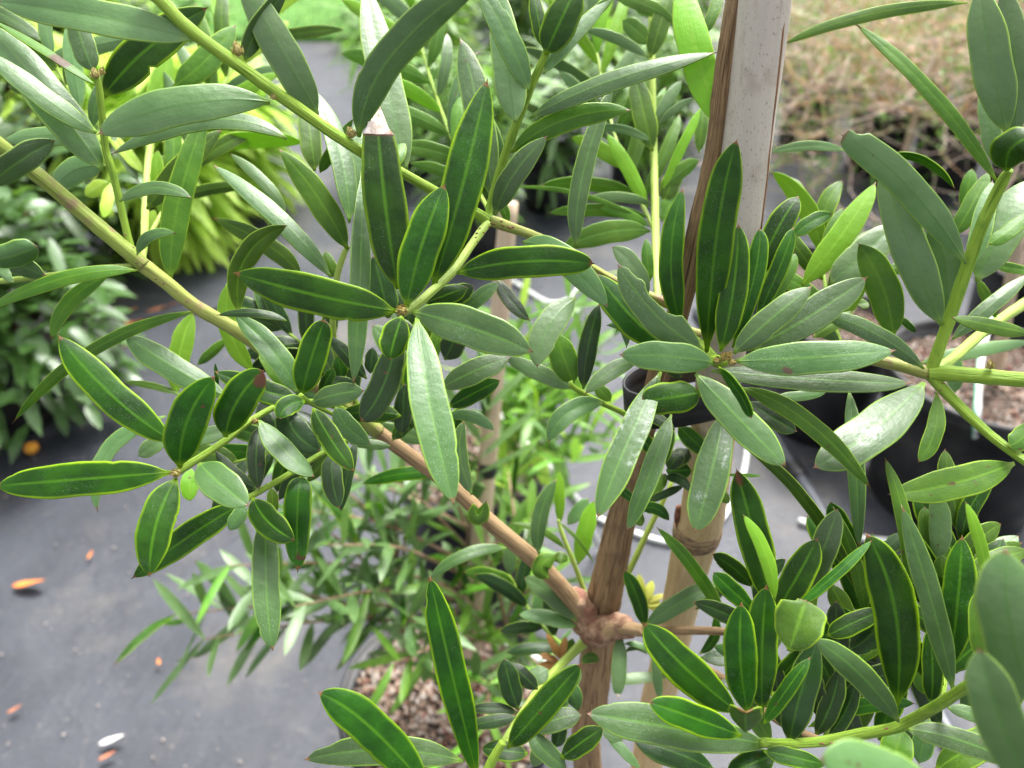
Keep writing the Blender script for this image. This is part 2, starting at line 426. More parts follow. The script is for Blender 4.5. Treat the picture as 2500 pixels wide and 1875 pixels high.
# ------------------------------------------------------------------ ground
def ground_mat():
    m, t = newmat('woven_weed_mat'); k = N(t)
    pos = k.n('ShaderNodeNewGeometry').outputs['Position']
    big = k.noise(1.6, 5, pos, .6); mid = k.noise(7, 4, pos); fine = k.noise(90, 3, pos)
    c = k.mix(k.ramp(mid, .3, .7), (.020, .023, .032), (.038, .042, .054))
    c = k.mix(k.ramp(k.noise(2.2, 6, k.mapping(pos, (1, 1, 1), (3.7, 1.2, 0)), .7), .50, .70, 0, .55), c, (.13, .115, .095))
    c = k.mix(k.ramp(fine, .60, .75, 0, .4), c, (.16, .14, .12))
    w1 = k.n('ShaderNodeTexWave'); k.set(w1.inputs['Scale'], 160.); k.set(w1.inputs['Vector'], pos); k.set(w1.inputs['Distortion'], .4)
    w2 = k.n('ShaderNodeTexWave', bands_direction='Y'); k.set(w2.inputs['Scale'], 160.); k.set(w2.inputs['Vector'], pos); k.set(w2.inputs['Distortion'], .4)
    wv = k.math('MULTIPLY', w1.outputs['Fac'], w2.outputs['Fac'])
    c = k.mix(k.math('MULTIPLY', wv, .12), c, (.05, .05, .055))
    cre = k.n('ShaderNodeTexVoronoi', feature='DISTANCE_TO_EDGE'); k.set(cre.inputs['Scale'], 1.1)
    wq = k.n('ShaderNodeVectorMath', operation='ADD'); t.links.new(pos, wq.inputs[0])
    nz = k.n('ShaderNodeTexNoise'); k.set(nz.inputs['Scale'], 1.5); t.links.new(pos, nz.inputs['Vector']); t.links.new(nz.outputs['Color'], wq.inputs[1])
    t.links.new(k.mapping(wq.outputs[0], (.8, 2.6, 1)), cre.inputs['Vector'])
    crl = k.math('SUBTRACT', 1., k.ramp(cre.outputs['Distance'], .0, .035))
    c = k.mix(k.math('MULTIPLY', crl, .05), c, (.12, .115, .11))
    c = k.mix(k.ramp(k.noise(34, 4, pos, .7), .58, .75, 0, .55), c, (.045, .042, .04))
    big = k.math('ADD', big, k.math('MULTIPLY', crl, .02))
    h = k.math('ADD', k.math('MULTIPLY', wv, .25), k.math('ADD', k.math('MULTIPLY', big, 20.), fine))
    k.bsdf(c, .50, .45, k.bump(h, .6, .002))
    return m
M['mat'] = ground_mat()
def ground_sheet():
    n = 90; verts, faces = [], []
    xs = [(-1 + 2 * i / n) for i in range(n + 1)]
    f = lambda s: math.copysign(abs(s) ** 2.6, s) * 120
    for j in range(n + 1):
        for i in range(n + 1):
            x, y = f(xs[i]), f(xs[j]) + 1.3
            near = math.exp(-(x * x + y * y) / 60)
            h = near * (.012 * noise.noise(Vector((x * 1.7, y * 2.6, 0))) + .006 * noise.noise(Vector((x * 6, y * 5, 3))))
            verts.append((x, y, h))
    for j in range(n):
        for i in range(n):
            a = j * (n + 1) + i; faces.append((a, a + 1, a + n + 2, a + n + 1))
    o = link('ground', mesh('ground', verts, faces, [M['mat']]))
    o['kind'] = 'structure'
ground_sheet()
# ------------------------------------------------------------------ setting behind: lawn, pots, neighbouring plants
class LB:
    """collects simple curved leaves into one mesh"""
    def __init__(s): s.v, s.f, s.u = [], [], []
    def leaf(s, b, d, up, L, W, droop=.3, n=6, vm=.45, twist=0.):
        d = d.normalized(); sd = d.cross(up)
        if sd.length < 1e-4: sd = d.orthogonal()
        sd.normalize(); i0 = len(s.v)
        for i in range(n + 1):
            v = i / n
            a = droop * v
            nrm = sd.cross(d)
            p = b + d * (L * v) + Vector((0, 0, -1)) * (L * a * v * .55)
            ww = W / 2 * prof(v, vm, 2.2, .75, .14)
            q = sd * math.cos(twist * v) + nrm * math.sin(twist * v)
            for u in (-1, 0, 1):
                s.v.append(p + q * (ww * u) + nrm * (ww * .22 * abs(u) - .0)); s.u.append(((u + 1) / 2, v))
        for i in range(n):
            for j in range(2):
                a = i0 + i * 3 + j; s.f.append((a, a + 1, a + 4, a + 3))
    def build(s, name, mat, parent=None, org=Vector((0, 0, 0))):
        return link(name, mesh(name, [p - org for p in s.v], s.f, [mat], uvs=s.u), parent)

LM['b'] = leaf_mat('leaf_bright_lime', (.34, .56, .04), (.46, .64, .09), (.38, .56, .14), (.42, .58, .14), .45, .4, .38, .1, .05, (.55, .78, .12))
LM['m'] = leaf_mat('leaf_fresh_green', (.065, .18, .010), (.12, .27, .020), (.16, .36, .06), (.22, .40, .05), .42, .5, .25, .1, .05, (.3, .6, .06))
LM['s'] = leaf_mat('leaf_shrub_green', (.024, .065, .010), (.055, .12, .022), (.10, .20, .06), (.10, .20, .05), .38, .6, .12, .1, .05)
LM['q'] = leaf_mat('leaf_greyish_green', (.060, .13, .032), (.10, .185, .055), (.13, .25, .08), (.20, .34, .09), .42, .6, .2, .1, .05)
M['twig'] = simple_mat('wiry_pink_twig', (.70, .50, .41), (.84, .69, .60), 30, .6, bump=0)
M['twig2'] = simple_mat('wiry_orange_twig', (.60, .36, .17), (.72, .50, .28), 30, .6, bump=0)
M['stemgrey'] = simple_mat('thin_trunk_bark', (.20, .12, .075), (.34, .23, .15), 120, .75, bump=.5)
def soil_mat():
    m, t = newmat('bark_chip_soil'); k = N(t)
    pos = k.n('ShaderNodeNewGeometry').outputs['Position']
    vo = k.n('ShaderNodeTexVoronoi'); k.set(vo.inputs['Scale'], 150.); k.set(vo.inputs['Vector'], pos)
    cr = k.n('ShaderNodeValToRGB'); t.links.new(k.noise(260, 2, pos), cr.inputs[0])
    e = cr.color_ramp.elements; e[0].position = .3; e[0].color = (.04, .028, .022, 1); e[1].position = .7; e[1].color = (.26, .19, .145, 1)
    q = cr.color_ramp.elements.new(.5); q.color = (.14, .10, .075, 1)
    c = k.mix(k.ramp(vo.outputs['Distance'], .2, .6), cr.outputs[0], (.05, .035, .028))
    k.bsdf(c, .85, .2, k.bump(vo.outputs['Distance'], .9, .004))
    return m
M['soil'] = soil_mat()
M['chip1'] = simple_mat('bark_chip_tan', (.17, .11, .075), (.28, .20, .15), 80, .8, bump=.3)
M['chip2'] = simple_mat('bark_chip_red', (.13, .05, .032), (.19, .085, .06), 80, .8, bump=.3)
M['chip3'] = simple_mat('grit_pale', (.26, .22, .19), (.38, .33, .28), 80, .8, bump=.3)

def lathe(name, prf, mat, parent, seg=64, groove=0):
    verts, faces = [], []
    for (r, z) in prf:
        for s_ in range(seg):
            a = 2 * math.pi * s_ / seg; verts.append((r * math.cos(a), r * math.sin(a), z))
    for i in range(len(prf) - 1):
        for s_ in range(seg):
            q = i * seg; faces.append((q + s_, q + (s_ + 1) % seg, q + seg + (s_ + 1) % seg, q + seg + s_))
    return link(name, mesh(name, verts, faces, [M[mat]]), parent)
def pot(base, R_, H, label, soil=.035, grit=0, mat='pot', seed=1):
    """black nursery pot with a rolled rim; origin at the middle of its base"""
    o = thing('plant_pot', base, label, 'plant pot', 'nursery pots')
    rb = R_ * .80
    f = lambda t: rb + (R_ * .97 - rb) * t
    lathe('pot_wall', [(0.001, .002), (rb * .92, 0), (rb, .006), (f(.3), H * .3), (f(.6), H * .6), (f(.90), H * .90), (R_ * .975, H * .905), (R_ * .95, H - .004), (R_ * .93, H - soil - .02)], mat, o)
    lathe('rim', [(R_ * .978, H * .90), (R_ * 1.0, H * .905), (R_ * 1.012, H * .93), (R_ * 1.0, H * .945), (R_ * 1.012, H * .965), (R_ * 1.005, H - .003), (R_ * .985, H), (R_ * .955, H - .002), (R_ * .945, H - .012)], mat, o)
    n, verts, faces = 22, [], []
    for j in range(n + 1):
        rr = R_ * .945 * j / n
        for s_ in range(48):
            a = 2 * math.pi * s_ / 48; x, y = rr * math.cos(a), rr * math.sin(a)
            verts.append((x, y, H - soil + .006 * noise.noise(Vector((x * 40 + seed, y * 40, 0))) + .004 * noise.noise(Vector((x * 110, y * 110, seed)))))
    for j in range(n):
        for s_ in range(48):
            q = j * 48; faces.append((q + s_, q + (s_ + 1) % 48, q + 48 + (s_ + 1) % 48, q + 48 + s_))
    link('soil', mesh('soil', verts, faces, [M['soil']]), o)
    if grit:
        rg = random.Random(seed); vv, ff, mi = [], [], []
        for _ in range(grit):
            a, rr = rg.uniform(0, 6.283), R_ * .92 * math.sqrt(rg.random())
            c = Vector((rr * math.cos(a), rr * math.sin(a), H - soil + .004)); sz = rg.uniform(.0015, .0055)
            m3 = Matrix.Rotation(rg.uniform(0, 6.28), 3, 'Z') @ Matrix.Rotation(rg.uniform(-.5, .5), 3, 'X')
            i = len(vv)
            for (x, y, z) in ((-1, -.5, -.4), (1, -.6, -.4), (.9, .6, -.3), (-.8, .5, -.4), (-.8, -.4, .3), (.8, -.3, .4), (.7, .4, .35), (-.6, .4, .3)):
                vv.append(c + m3 @ Vector((x * sz * rg.uniform(.7, 1.2), y * sz * rg.uniform(.7, 1.2), z * sz)))
            ff += [tuple(i + q for q in f_) for f_ in ((0, 3, 2, 1), (4, 5, 6, 7), (0, 1, 5, 4), (1, 2, 6, 5), (2, 3, 7, 6), (3, 0, 4, 7))]
            mi += [rg.choice((0, 0, 0, 1, 2, 2))] * 6
        g = link('bark_chips', mesh('bark_chips', vv, ff, [M['chip1'], M['chip2'], M['chip3']], mi, smooth=False), o)
        g['kind'] = 'stuff'
    return o
def rim_fit(px, py, half, Hh):
    """centre on the ground and radius of a pot whose rim (height Hh) shows at px,py with half width in pixels"""
    p = ground(px, py, Hh); z = depth(p)
    return Vector((p.x, p.y, 0)), half * z / FPX

# lawn strip beyond the weed mat
def lawn():
    m, t = newmat('lawn_green'); k = N(t)
    pos = k.n('ShaderNodeNewGeometry').outputs['Position']
    c = k.mix(k.ramp(k.noise(9, 5, pos), .3, .7), (.05, .15, .02), (.11, .24, .04))
    k.bsdf(c, .8, .2, k.bump(k.noise(120, 3, pos), .8, .01))
    a = ground(560, 104); y0 = a.y
    v = [(-30, y0, .03), (-.3, y0 + .05, .03), (-.1, y0 + 9, .03), (-30, y0 + 9, .03), (-30, y0 - .03, -.02), (-.27, y0 + .02, -.02), (-.07, y0 + 9, -.02)]
    o = link('lawn', mesh('lawn', v, [(0, 1, 2, 3), (4, 5, 1, 0), (5, 6, 2, 1)], [m], smooth=False)); o['kind'] = 'structure'
    rg = random.Random(5); b = LB()
    for _ in range(5000):
        x, y = rg.uniform(-5, -.35), y0 + .05 + rg.random() ** 1.6 * 4
        a = rg.uniform(0, 6.28)
        b.leaf(Vector((x, y, .028)), Vector((math.cos(a) * .5, math.sin(a) * .5, 1)), Vector((math.cos(a), math.sin(a), 0)), rg.uniform(.04, .09), .006, .4, 2)
    g = b.build('grass', LM['s']); tag(g, 'strip of short bright green grass beyond the weed mat', 'grass', kind='stuff')
lawn()

# ---- wiry divaricating shrubs at the upper right
def wiry_meshes(seed, h, sp):
    rg = random.Random(seed); tv, tf, l = [[], []], [[], []], LB()
    def seg3(T, a, b, ra, rb):
        d = (b - a).normalized(); e1 = d.orthogonal().normalized(); e2 = d.cross(e1); i = len(tv[T])
        for p, r in ((a, ra), (b, rb)):
            for s_ in range(3):
                t = 2.094 * s_; tv[T].append(p + (e1 * math.cos(t) + e2 * math.sin(t)) * r)
        for s_ in range(3): tf[T].append((i + s_, i + (s_ + 1) % 3, i + 3 + (s_ + 1) % 3, i + 3 + s_))
    def walk(p, d, L, r, lvl):
        n = 7; T = rg.choice((0, 0, 1))
        for i in range(n):
            d = (d + Vector((rg.gauss(0, .32), rg.gauss(0, .32), rg.gauss(0, .25) + .06))).normalized()
            q = p + d * (L / n)
            if q.z < .02: q.z = .02 + rg.random() * .05
            r2 = r * (1 - .09)
            seg3(T, p, q, r, r2)
            if lvl < 2 and rg.random() < (.75 if lvl == 0 else .5):
                dd = (d + Vector((rg.gauss(0, .8), rg.gauss(0, .8), rg.gauss(0, .6)))).normalized()
                walk(q, dd, L * rg.uniform(.45, .75), r2 * .62, lvl + 1)
            if lvl >= 1 and rg.random() < .55:
                for _ in range(rg.choice((1, 1, 2, 3))):
                    dd = Vector((rg.gauss(0, 1), rg.gauss(0, 1), rg.gauss(0, .6) + .3)).normalized()
                    l.leaf(q + Vector((rg.gauss(0, .006), rg.gauss(0, .006), rg.gauss(0, .006))), dd, Vector((rg.gauss(0, 1), rg.gauss(0, 1), 1)), rg.uniform(.012, .024), rg.uniform(.006, .012), .2, 2)
            p, r = q, r2
    for _ in range(17):
        a = rg.uniform(0, 6.28)
        walk(Vector((rg.gauss(0, .012), rg.gauss(0, .012), .24)), Vector((math.cos(a) * sp, math.sin(a) * sp, rg.uniform(-.15, 1.5))), h * rg.uniform(.6, 1.15), .0060, 0)
    return (mesh('twigs', tv[0], tf[0], [M['twig']]), mesh('twigs', tv[1], tf[1], [M['twig2']]), mesh('foliage', l.v, l.f, [LM['m']], uvs=l.u))
wm = [wiry_meshes(s_, .74, .95) for s_ in (11, 12, 13)]
wiry = [(1960, 350, 'nearest the thick grey stake'), (2130, 415, 'second in the front row from the grey stake'), (2290, 450, 'third in the front row from the grey stake'), (2480, 470, 'last in the front row, by the right edge'),
        (2060, 225, 'first in the second row from the grey stake'), (2230, 265, 'second in the second row from the grey stake'), (2400, 290, 'third in the second row from the grey stake'), (2600, 300, 'cut by the right edge in the second row'),
        (1935, 150, 'just behind the upper end of the grey stake'), (2110, 130, 'first in the third row right of the stake'), (2290, 150, 'second in the third row right of the stake'), (2480, 170, 'third in the third row, near the right edge'),
        (2010, 60, 'farthest back, nearest the stake top'), (2200, 70, 'farthest back, in the middle'), (2420, 80, 'farthest back, near the top right corner')]
for i, (x, y, wh) in enumerate(wiry):
    b = ground(x, y)
    R2 = .125
    pot(b, R2, .25, 'black pot of the wiry shrub ' + wh, .03, seed=i)
    o = thing('wiry_shrub', b, 'wiry pink twigged shrub ' + wh, 'shrub', 'wiry twiggy shrubs in pots')
    o.rotation_euler = (0, 0, i * 2.1)
    s_ = 1 + .12 * math.sin(i * 3)
    o.scale = (s_, s_, s_)
    for m_, nm in zip(wm[i % 3], ('twigs', 'twigs', 'foliage')): link(nm, m_, o)

# ---- broad-leaved shrubs at the far left
def bushy(base, h, rad, n, L, W, kind, label, group, seed, potr=.13, pot_label=None, stems=5, clump=1.):
    rg = random.Random(seed)
    if pot_label: pot(base, potr, .24, pot_label, .03, seed=seed)
    o = thing('leafy_shrub', base, label, 'shrub', group)
    z0 = .22 if pot_label else 0
    b = LB(); sv, sf = [], []
    tips = []
    for i in range(stems):
        a = i * 2.4 + rg.random(); e = Vector((math.cos(a) * rad * rg.uniform(.3, .8), math.sin(a) * rad * rg.uniform(.3, .8), z0 + (h - z0) * rg.uniform(.7, 1)))
        pts_ = [Vector((0, 0, z0)), Vector((e.x * .3, e.y * .3, z0 + (e.z - z0) * .45)), e]
        v, f, u = tube_data(pts_, [.006, .0045, .002], 6, 4)
        k0 = len(sv); sv += v; sf += [tuple(q + k0 for q in ff) for ff in f]
        cc = catmull(pts_, 8)
        for _ in range(int(7 * clump)):
            p = cc[rg.randrange(2, len(cc))]; a2 = rg.uniform(0, 6.28)
            tips.append(p + Vector((math.cos(a2), math.sin(a2), rg.uniform(-.6, .5))) * rad * rg.uniform(.15, .85))
    for _ in range(n):
        c = rg.choice(tips); a = rg.uniform(0, 6.28); el = rg.uniform(-.5, .9)
        d = Vector((math.cos(a) * math.cos(el), math.sin(a) * math.cos(el), math.sin(el)))
        p = c + Vector((rg.gauss(0, 1), rg.gauss(0, 1), rg.gauss(0, 1))) * rad * .10
        b.leaf(p, d, Vector((rg.gauss(0, .35), rg.gauss(0, .35), 1)), L * rg.uniform(.6, 1.1), W * rg.uniform(.7, 1.1), rg.uniform(.0, .6), 4)
    if pot_label:
        for _ in range(n // 4):
            a = rg.uniform(0, 6.28); rr = potr * rg.uniform(.9, 2.0); zz_ = rg.uniform(.06, .32)
            b.leaf(Vector((rr * math.cos(a), rr * math.sin(a), zz_)), Vector((math.cos(a + rg.gauss(0, .5)), math.sin(a + rg.gauss(0, .5)), rg.uniform(-.9, .3))), Vector((0, 0, 1)), L * rg.uniform(.7, 1.1), W * rg.uniform(.8, 1.1), rg.uniform(0, .6), 4)
    link('stems', mesh('stems', sv, sf, [M['stemgrey']]), o)
    b.build('foliage', LM[kind], o)
    return o
LS = 'broad leaved shrubs along the left edge'
for i, (x, y, h, rad, n, kind, lab, pl) in enumerate([
        (40, 1010, .58, .30, 1000, 's', 'dark leafy shrub lowest at the left edge, beside a fallen orange fruit', 'black pot under the lowest dark shrub at the left edge'),
        (-190, 860, .80, .36, 1100, 's', 'dark leafy shrub cut by the left edge behind the lowest one', 'black pot under the shrub cut by the left edge'),
        (110, 700, .62, .33, 1000, 's', 'grey green leafy shrub behind the pale left bough', 'black pot under the grey green shrub behind the left bough'),
        (-120, 560, .9, .38, 1100, 'q', 'tall greyish shrub at the left edge above the left bough', 'black pot under the tall greyish left shrub'),
        (130, 480, .75, .36, 1000, 's', 'dark shrub in the shade left of the lime strap leaves', 'black pot under the dark shrub left of the lime plant'),
        (20, 330, .9, .4, 1000, 'q', 'pale green shrub at the upper left, behind the dark ones', 'black pot under the pale upper left shrub'),
        (240, 300, .85, .36, 900, 'q', 'pale green shrub behind the lime strap leaved plant', 'black pot under the pale shrub behind the lime plant')]):
    bushy(ground(x, y), h, rad, n, .085, .028, kind, lab, LS, 40 + i, .13, pl, 7, 1.4)
FS = 'far shrubs along the top'
for i, (x, y, h, kind, lab) in enumerate([(-100, 180, .9, 'm', 'fresh green far shrub in the top left corner'), (150, 120, .8, 'q', 'pale far shrub left of the lawn strip'), (380, 150, .7, 'm', 'yellow green far shrub above the lime plant'),
        (1010, 110, .8, 'm', 'fresh green far shrub right of the lawn strip'), (1090, 60, .9, 's', 'dark far shrub behind the top middle twig'),
        (1150, 20, 1.0, 'm', 'green far shrub behind the rising middle twig'), (1420, 30, .8, 'q', 'greyish far shrub left of the grey stake'), (1600, 10, .9, 'm', 'green far shrub just left of the grey stake top')]):
    bushy(ground(x, y), h, .5, 1100, .10, .03, kind, lab, FS, 70 + i, .15, None, 7, 1.4)

# ---- strap-leaved plants in pots
def strap_foliage(n, L, W, h, seed, spread=.22, stems=6, z0=0., up=.35, droop=1.1):
    rg = random.Random(seed); b = LB(); sv, sf = [], []
    for s_ in range(stems):
        a = s_ * 2.39 + rg.random(); top = Vector((math.cos(a) * spread * rg.uniform(.4, 1), math.sin(a) * spread * rg.uniform(.4, 1), h * rg.uniform(.8, 1.05)))
        cc = [Vector((0, 0, z0)), Vector((top.x * .4, top.y * .4, z0 + (top.z - z0) * .5)), top]
        v, f, u = tube_data(cc, [.006, .005, .003], 7, 5)
        k0 = len(sv); sv += v; sf += [tuple(q + k0 for q in ff) for ff in f]
        path = catmull(cc, 12)
        m_ = n // stems
        for i in range(m_):
            t = .03 + .97 * (i / m_); p = path[min(int(t * (len(path) - 1)), len(path) - 1)]
            az = i * 2.4 + rg.gauss(0, .25); el = rg.gauss(up - .75 * max(0., 1 - 2.2 * t), .25)
            d = Vector((math.cos(az) * math.cos(el), math.sin(az) * math.cos(el), math.sin(el)))
            b.leaf(p, d, Vector((0, 0, 1)) + Vector((rg.gauss(0, .2), rg.gauss(0, .2), 0)), L * rg.uniform(.7, 1.1), W * rg.uniform(.8, 1.1), rg.uniform(.3, 1.) * droop, 7, .5)
    return b, sv, sf
def strap_plant(base, label, n, L, W, h, kind, seed, group='strap leaved plants in pots', **kw):
    o = thing('strap_leaved_plant', base, label, 'plant', group)
    b, sv, sf = strap_foliage(n, L, W, h, seed, **kw)
    link('stem', mesh('stem', sv, sf, [M['pgreen']]), o)
    b.build('foliage', LM[kind], o)
    return o
for i, (x, y, n, L, W, h, kind, pr, lab) in enumerate([
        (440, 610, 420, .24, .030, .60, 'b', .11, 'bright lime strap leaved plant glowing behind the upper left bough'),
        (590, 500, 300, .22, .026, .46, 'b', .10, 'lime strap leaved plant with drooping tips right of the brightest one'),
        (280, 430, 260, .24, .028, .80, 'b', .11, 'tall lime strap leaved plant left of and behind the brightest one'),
        (1150, 600, 260, .15, .017, .62, 'm', .11, 'fresh green strap leaved plant behind the centre whorl'),
        (1340, 500, 170, .17, .019, .55, 'q', .11, 'greyish strap leaved plant behind the long arching leaf'),
        (1000, 420, 260, .18, .021, .70, 'm', .11, 'green strap leaved plant behind the tall centre leaves'),
        (1545, 445, 150, .17, .019, .65, 'm', .10, 'green strap leaved plant in the black pot left of the trunk'),
        (1250, 330, 260, .19, .022, .75, 'q', .12, 'dull green strap leaved plant between the two terracotta pots'),
        (1310, 190, 240, .19, .022, .75, 'm', .12, 'fresh green strap leaved plant in the far pot behind the middle twig'),
        (1480, 230, 240, .19, .022, .80, 'q', .12, 'grey green strap leaved plant far left of the stake top'),
        (1620, 330, 200, .18, .020, .70, 'm', .11, 'green strap leaved plant hidden behind the upper trunk'),
        (1090, 200, 260, .19, .022, .80, 'b', .12, 'yellow green strap leaved plant far behind the middle twig')]):
    g = ground(x, y)
    pot(g, pr, .2, ' '.join(('black pot of the ' + lab.replace(' strap leaved plant', ' strap leaves').replace('in the black pot ', '')).split()[:13]), .03, seed=20 + i)
    strap_plant(g, lab, int(n * 1.5), L * 1.15, W * 1.1, h, kind, 90 + i, z0=.17)
# terracotta pots glimpsed between the leaves
M['terra'] = simple_mat('terracotta', (.42, .13, .07), (.52, .19, .11), 30, .75, bump=.2)
for x, y, r_, lb in ((1278, 215, .09, 'terracotta pot behind the rising middle twig'), (1218, 330, .05, 'small red terracotta pot low behind the rising middle twig')):
    pot(ground(x, y), r_, r_ * 1.7, lb, .02, mat='terra')

# ---- the pots that show: in front, behind the knot and right
cP2, rP2 = rim_fit(1100, 1690, 272, .22)
pot(cP2, rP2, .22, 'ridged black pot with bark chips at the bottom, left of the thick trunk',   .03, 1800, seed=2)
cP3, rP3 = rim_fit(1150, 1115, 190, .27)
pot(cP3, rP3, .27, 'black pot with grit, half hidden behind the brown lower bough', .02, 1200, seed=3)
cP1, rP1 = rim_fit(2432, 900, 250, .30)
pot(cP1, rP1, .30, 'large black pot with pale gritty soil under the right hand fork', .035, 1600, seed=4)
cP4, rP4 = rim_fit(2060, 775, 150, .27)
pot(cP4, rP4, .27, 'black pot behind the dark upright leaf left of the fork', .03, 200, seed=5)
cP5, rP5 = rim_fit(1975, 650, 130, .25)
pot(cP5, rP5, .25, 'black pot rim behind the lime lit leaf', .03, 200, seed=6)
cP6, rP6 = rim_fit(2560, 640, 150, .27)
pot(cP6, rP6, .27, 'black pot cut by the right edge behind the fork', .03, 200, seed=8)
pot(Vector((.086, .292, 0)), .14, .24, 'black pot holding the staked front shrub', .035, seed=7)

# grey stakes of the neighbours
def cane(label, pix, wpx, base_pt, tie=None):
    pp = [(P(x, y, z), wpx / 2 / FPX * z) for x, y, z in pix]
    if base_pt is not None: pp.append((base_pt, pp[-1][1]))
    base = pp[-1][0].copy()
    o = thing('bamboo_stake', base, label, 'stake', 'thin stakes of the neighbouring pots')
    tube('culm', [p for p, r in pp], [r for p, r in pp], M['stake2'], o, base, 16, 6, .02)
    return o
b2 = cP2 + Vector((.02, .03, .195)); z2 = depth(b2)
top2 = P(1228, 640, 0.95 * z2)
o = thing('bamboo_stake', b2, 'slim pale bamboo stake rising out of the bark chip pot at the bottom', 'stake', 'thin stakes of the neighbouring pots')
rr_ = 24 / FPX * z2
pp_ = [b2 + (Vector((b2.x + .02, b2.y + .02, b2.z + .62)) - b2) * t for t in (0, .25, .5, .75, 1)]
px_top = P(1226, 690, .80)
pp_ = [b2.lerp(px_top, t) for t in (0, .25, .5, .75, 1, 1.15)]
tube('culm', pp_, [rr_ * (1 - .06 * i) for i in range(6)], M['stake2'], o, b2, 16, 6, .02)
q_ = b2.lerp(px_top, .60); ax_ = (px_top - b2).normalized()
tp_ = tube('plant_tie', [q_ - ax_ * .009, q_, q_ + ax_ * .009], [.0115] * 3, M['tape'], None, Vector((0, 0, 0)), 14, 2)
tag(tp_, 'black tape tie on the slim pale stake behind the long hanging leaf', 'plant tie')
b1 = cP1 + Vector((.01, .0, .26))
for nm, (dx, dy), tx, ty, zz in (('slim brown stake standing in the large right pot', (0, .01), 2490, 560, 1.16), ):
    e = P(tx, ty, zz); o = thing('bamboo_stake', b1, nm, 'stake', 'thin stakes of the neighbouring pots')
    tube('culm', [b1, b1.lerp(e, .5), e], [.011, .010, .009], M['stake2'], o, b1, 14, 6, .02)
for i, (x, y, h) in enumerate(((2180, 470, .9), (2090, 150, 1.0))):
    g = ground(x, y); o = thing('bamboo_stake', g, ('thin tan stake standing among the wiry twigs', 'pale thin stake far back among the wiry twigs')[i], 'stake', 'thin stakes of the neighbouring pots')
    tube('culm', [g, g + Vector((.02, .03, h * .5)), g + Vector((.05, .05, h))], [.012, .011, .010], M['stake2'], o, g, 10, 5)

# ---- small leafy neighbour in the bark-chip pot: leaves are parts
VAR = {}
def leaf_variant(kind, i):
    if (kind, i) not in VAR:
        rg = random.Random(i * 7 + 3); L = .070 * rg.uniform(.8, 1.2); bend = rg.uniform(-.012, .014)
        nf = lambda p, T, v: Vector((0, 0, 1))
        vd, fc, mi, uv, bl = leaf_geo(Vector((0, 0, 0)), Vector((L / 2, rg.uniform(-.004, .004), bend)), Vector((L, 0, bend * .2)), rg.uniform(.0042, .0056), nf, n=10, seed=i)
        VAR[(kind, i)] = mesh('leaf', vd, fc, [LM[kind], LM[BACK.get(kind, kind)], M['deadbrown']], mi, uv)
    return VAR[(kind, i)]
BACK.update({'m': 'm', 'q': 'u', 'b': 'b', 's': 'q'})
def neighbour(name, base, label, stems, kinds, spacing, seed, scale=1., stem_mat='stemgrey', rad=.0021, up=.55, limit=100, extra=160):
    o = thing(name, base, label, 'shrub', 'small leafy neighbours')
    rg = random.Random(seed); cnt = 0; more = LB()
    order = list(stems)
    for path, start in order:
        c = catmull(path, 10)
        tube('stem', path, [rad * (1.2 - .9 * i / (len(path) - 1)) for i in range(len(path))], M[stem_mat], o, base, 8, 6)
        acc = 0; k_ = rg.randrange(9)
        for i in range(1, len(c)):
            acc += (c[i] - c[i - 1]).length
            if i / len(c) < start: acc = 0; continue
            while acc > spacing and cnt < limit + extra:
                acc -= spacing; cnt += 1; k_ += 1
                T = (c[i] - c[i - 1]).normalized(); e1 = T.orthogonal().normalized(); e2 = T.cross(e1)
                az = k_ * 2.4 + rg.gauss(0, .3)
                d = (e1 * math.cos(az) + e2 * math.sin(az) + T * rg.uniform(.3, 1.0) + Vector((0, 0, up * .4))).normalized()
                sd = d.cross(Vector((0, 0, 1))).normalized() if abs(d.z) < .98 else d.orthogonal().normalized()
                n_ = sd.cross(d); tw = rg.gauss(0, .35); n2 = n_ * math.cos(tw) + sd * math.sin(tw); s2 = n2.cross(d)
                if cnt % 5 > 1 and extra or cnt > limit * 2.4:
                    more.leaf(c[i] - base, d, n2, .070 * scale * rg.uniform(.6, 1.15), .0098 * scale, rg.uniform(-.2, .5), 5, .5); continue
                l = link('leaf', leaf_variant(rg.choice(kinds), rg.randrange(5)), o)
                s_ = scale * rg.uniform(.7, 1.15)
                l.matrix_local = Matrix.Translation(c[i] - base) @ Matrix((( d.x, s2.x, n2.x), (d.y, s2.y, n2.y), (d.z, s2.z, n2.z))).to_4x4() @ Matrix.Scale(s_, 4)
    if more.v: more.build('foliage', LM[kinds[0]], o)['kind'] = 'stuff'
    return o
bs = cP2 + Vector((-.01, .03, .195))
zz = depth(bs)
trunk_top = P(1190, 1000, .83)
def arm(t, x, y, z, sag=.02):
    a = bs.lerp(trunk_top, t); e = P(x, y, z); m_ = a.lerp(e, .5) + Vector((0, 0, sag)); return [a, m_, e]
st = [([bs, bs.lerp(trunk_top, .5), trunk_top], .25)]
for t, x, y, z in ((.25, 500, 1560, .82), (.3, 430, 1500, .82), (.4, 560, 1380, .80), (.5, 700, 1240, .80), (.55, 900, 1150, .86), (.35, 720, 1480, .74), (.45, 800, 1330, .76), (.6, 1060, 1130, .92), (.2, 1300, 1560, .9), (.5, 1330, 1330, .95), (.62, 680, 1130, .9)):
    st.append((arm(t, x, y, z), .2))
half = len(st) // 2
neighbour('leafy_sapling', bs, 'small fine leaved sapling in the bark chip pot, below the brown bough', st, ['q', 'q', 'm', 'd', 'q'], .011, 5, 1.1, limit=100, extra=120)
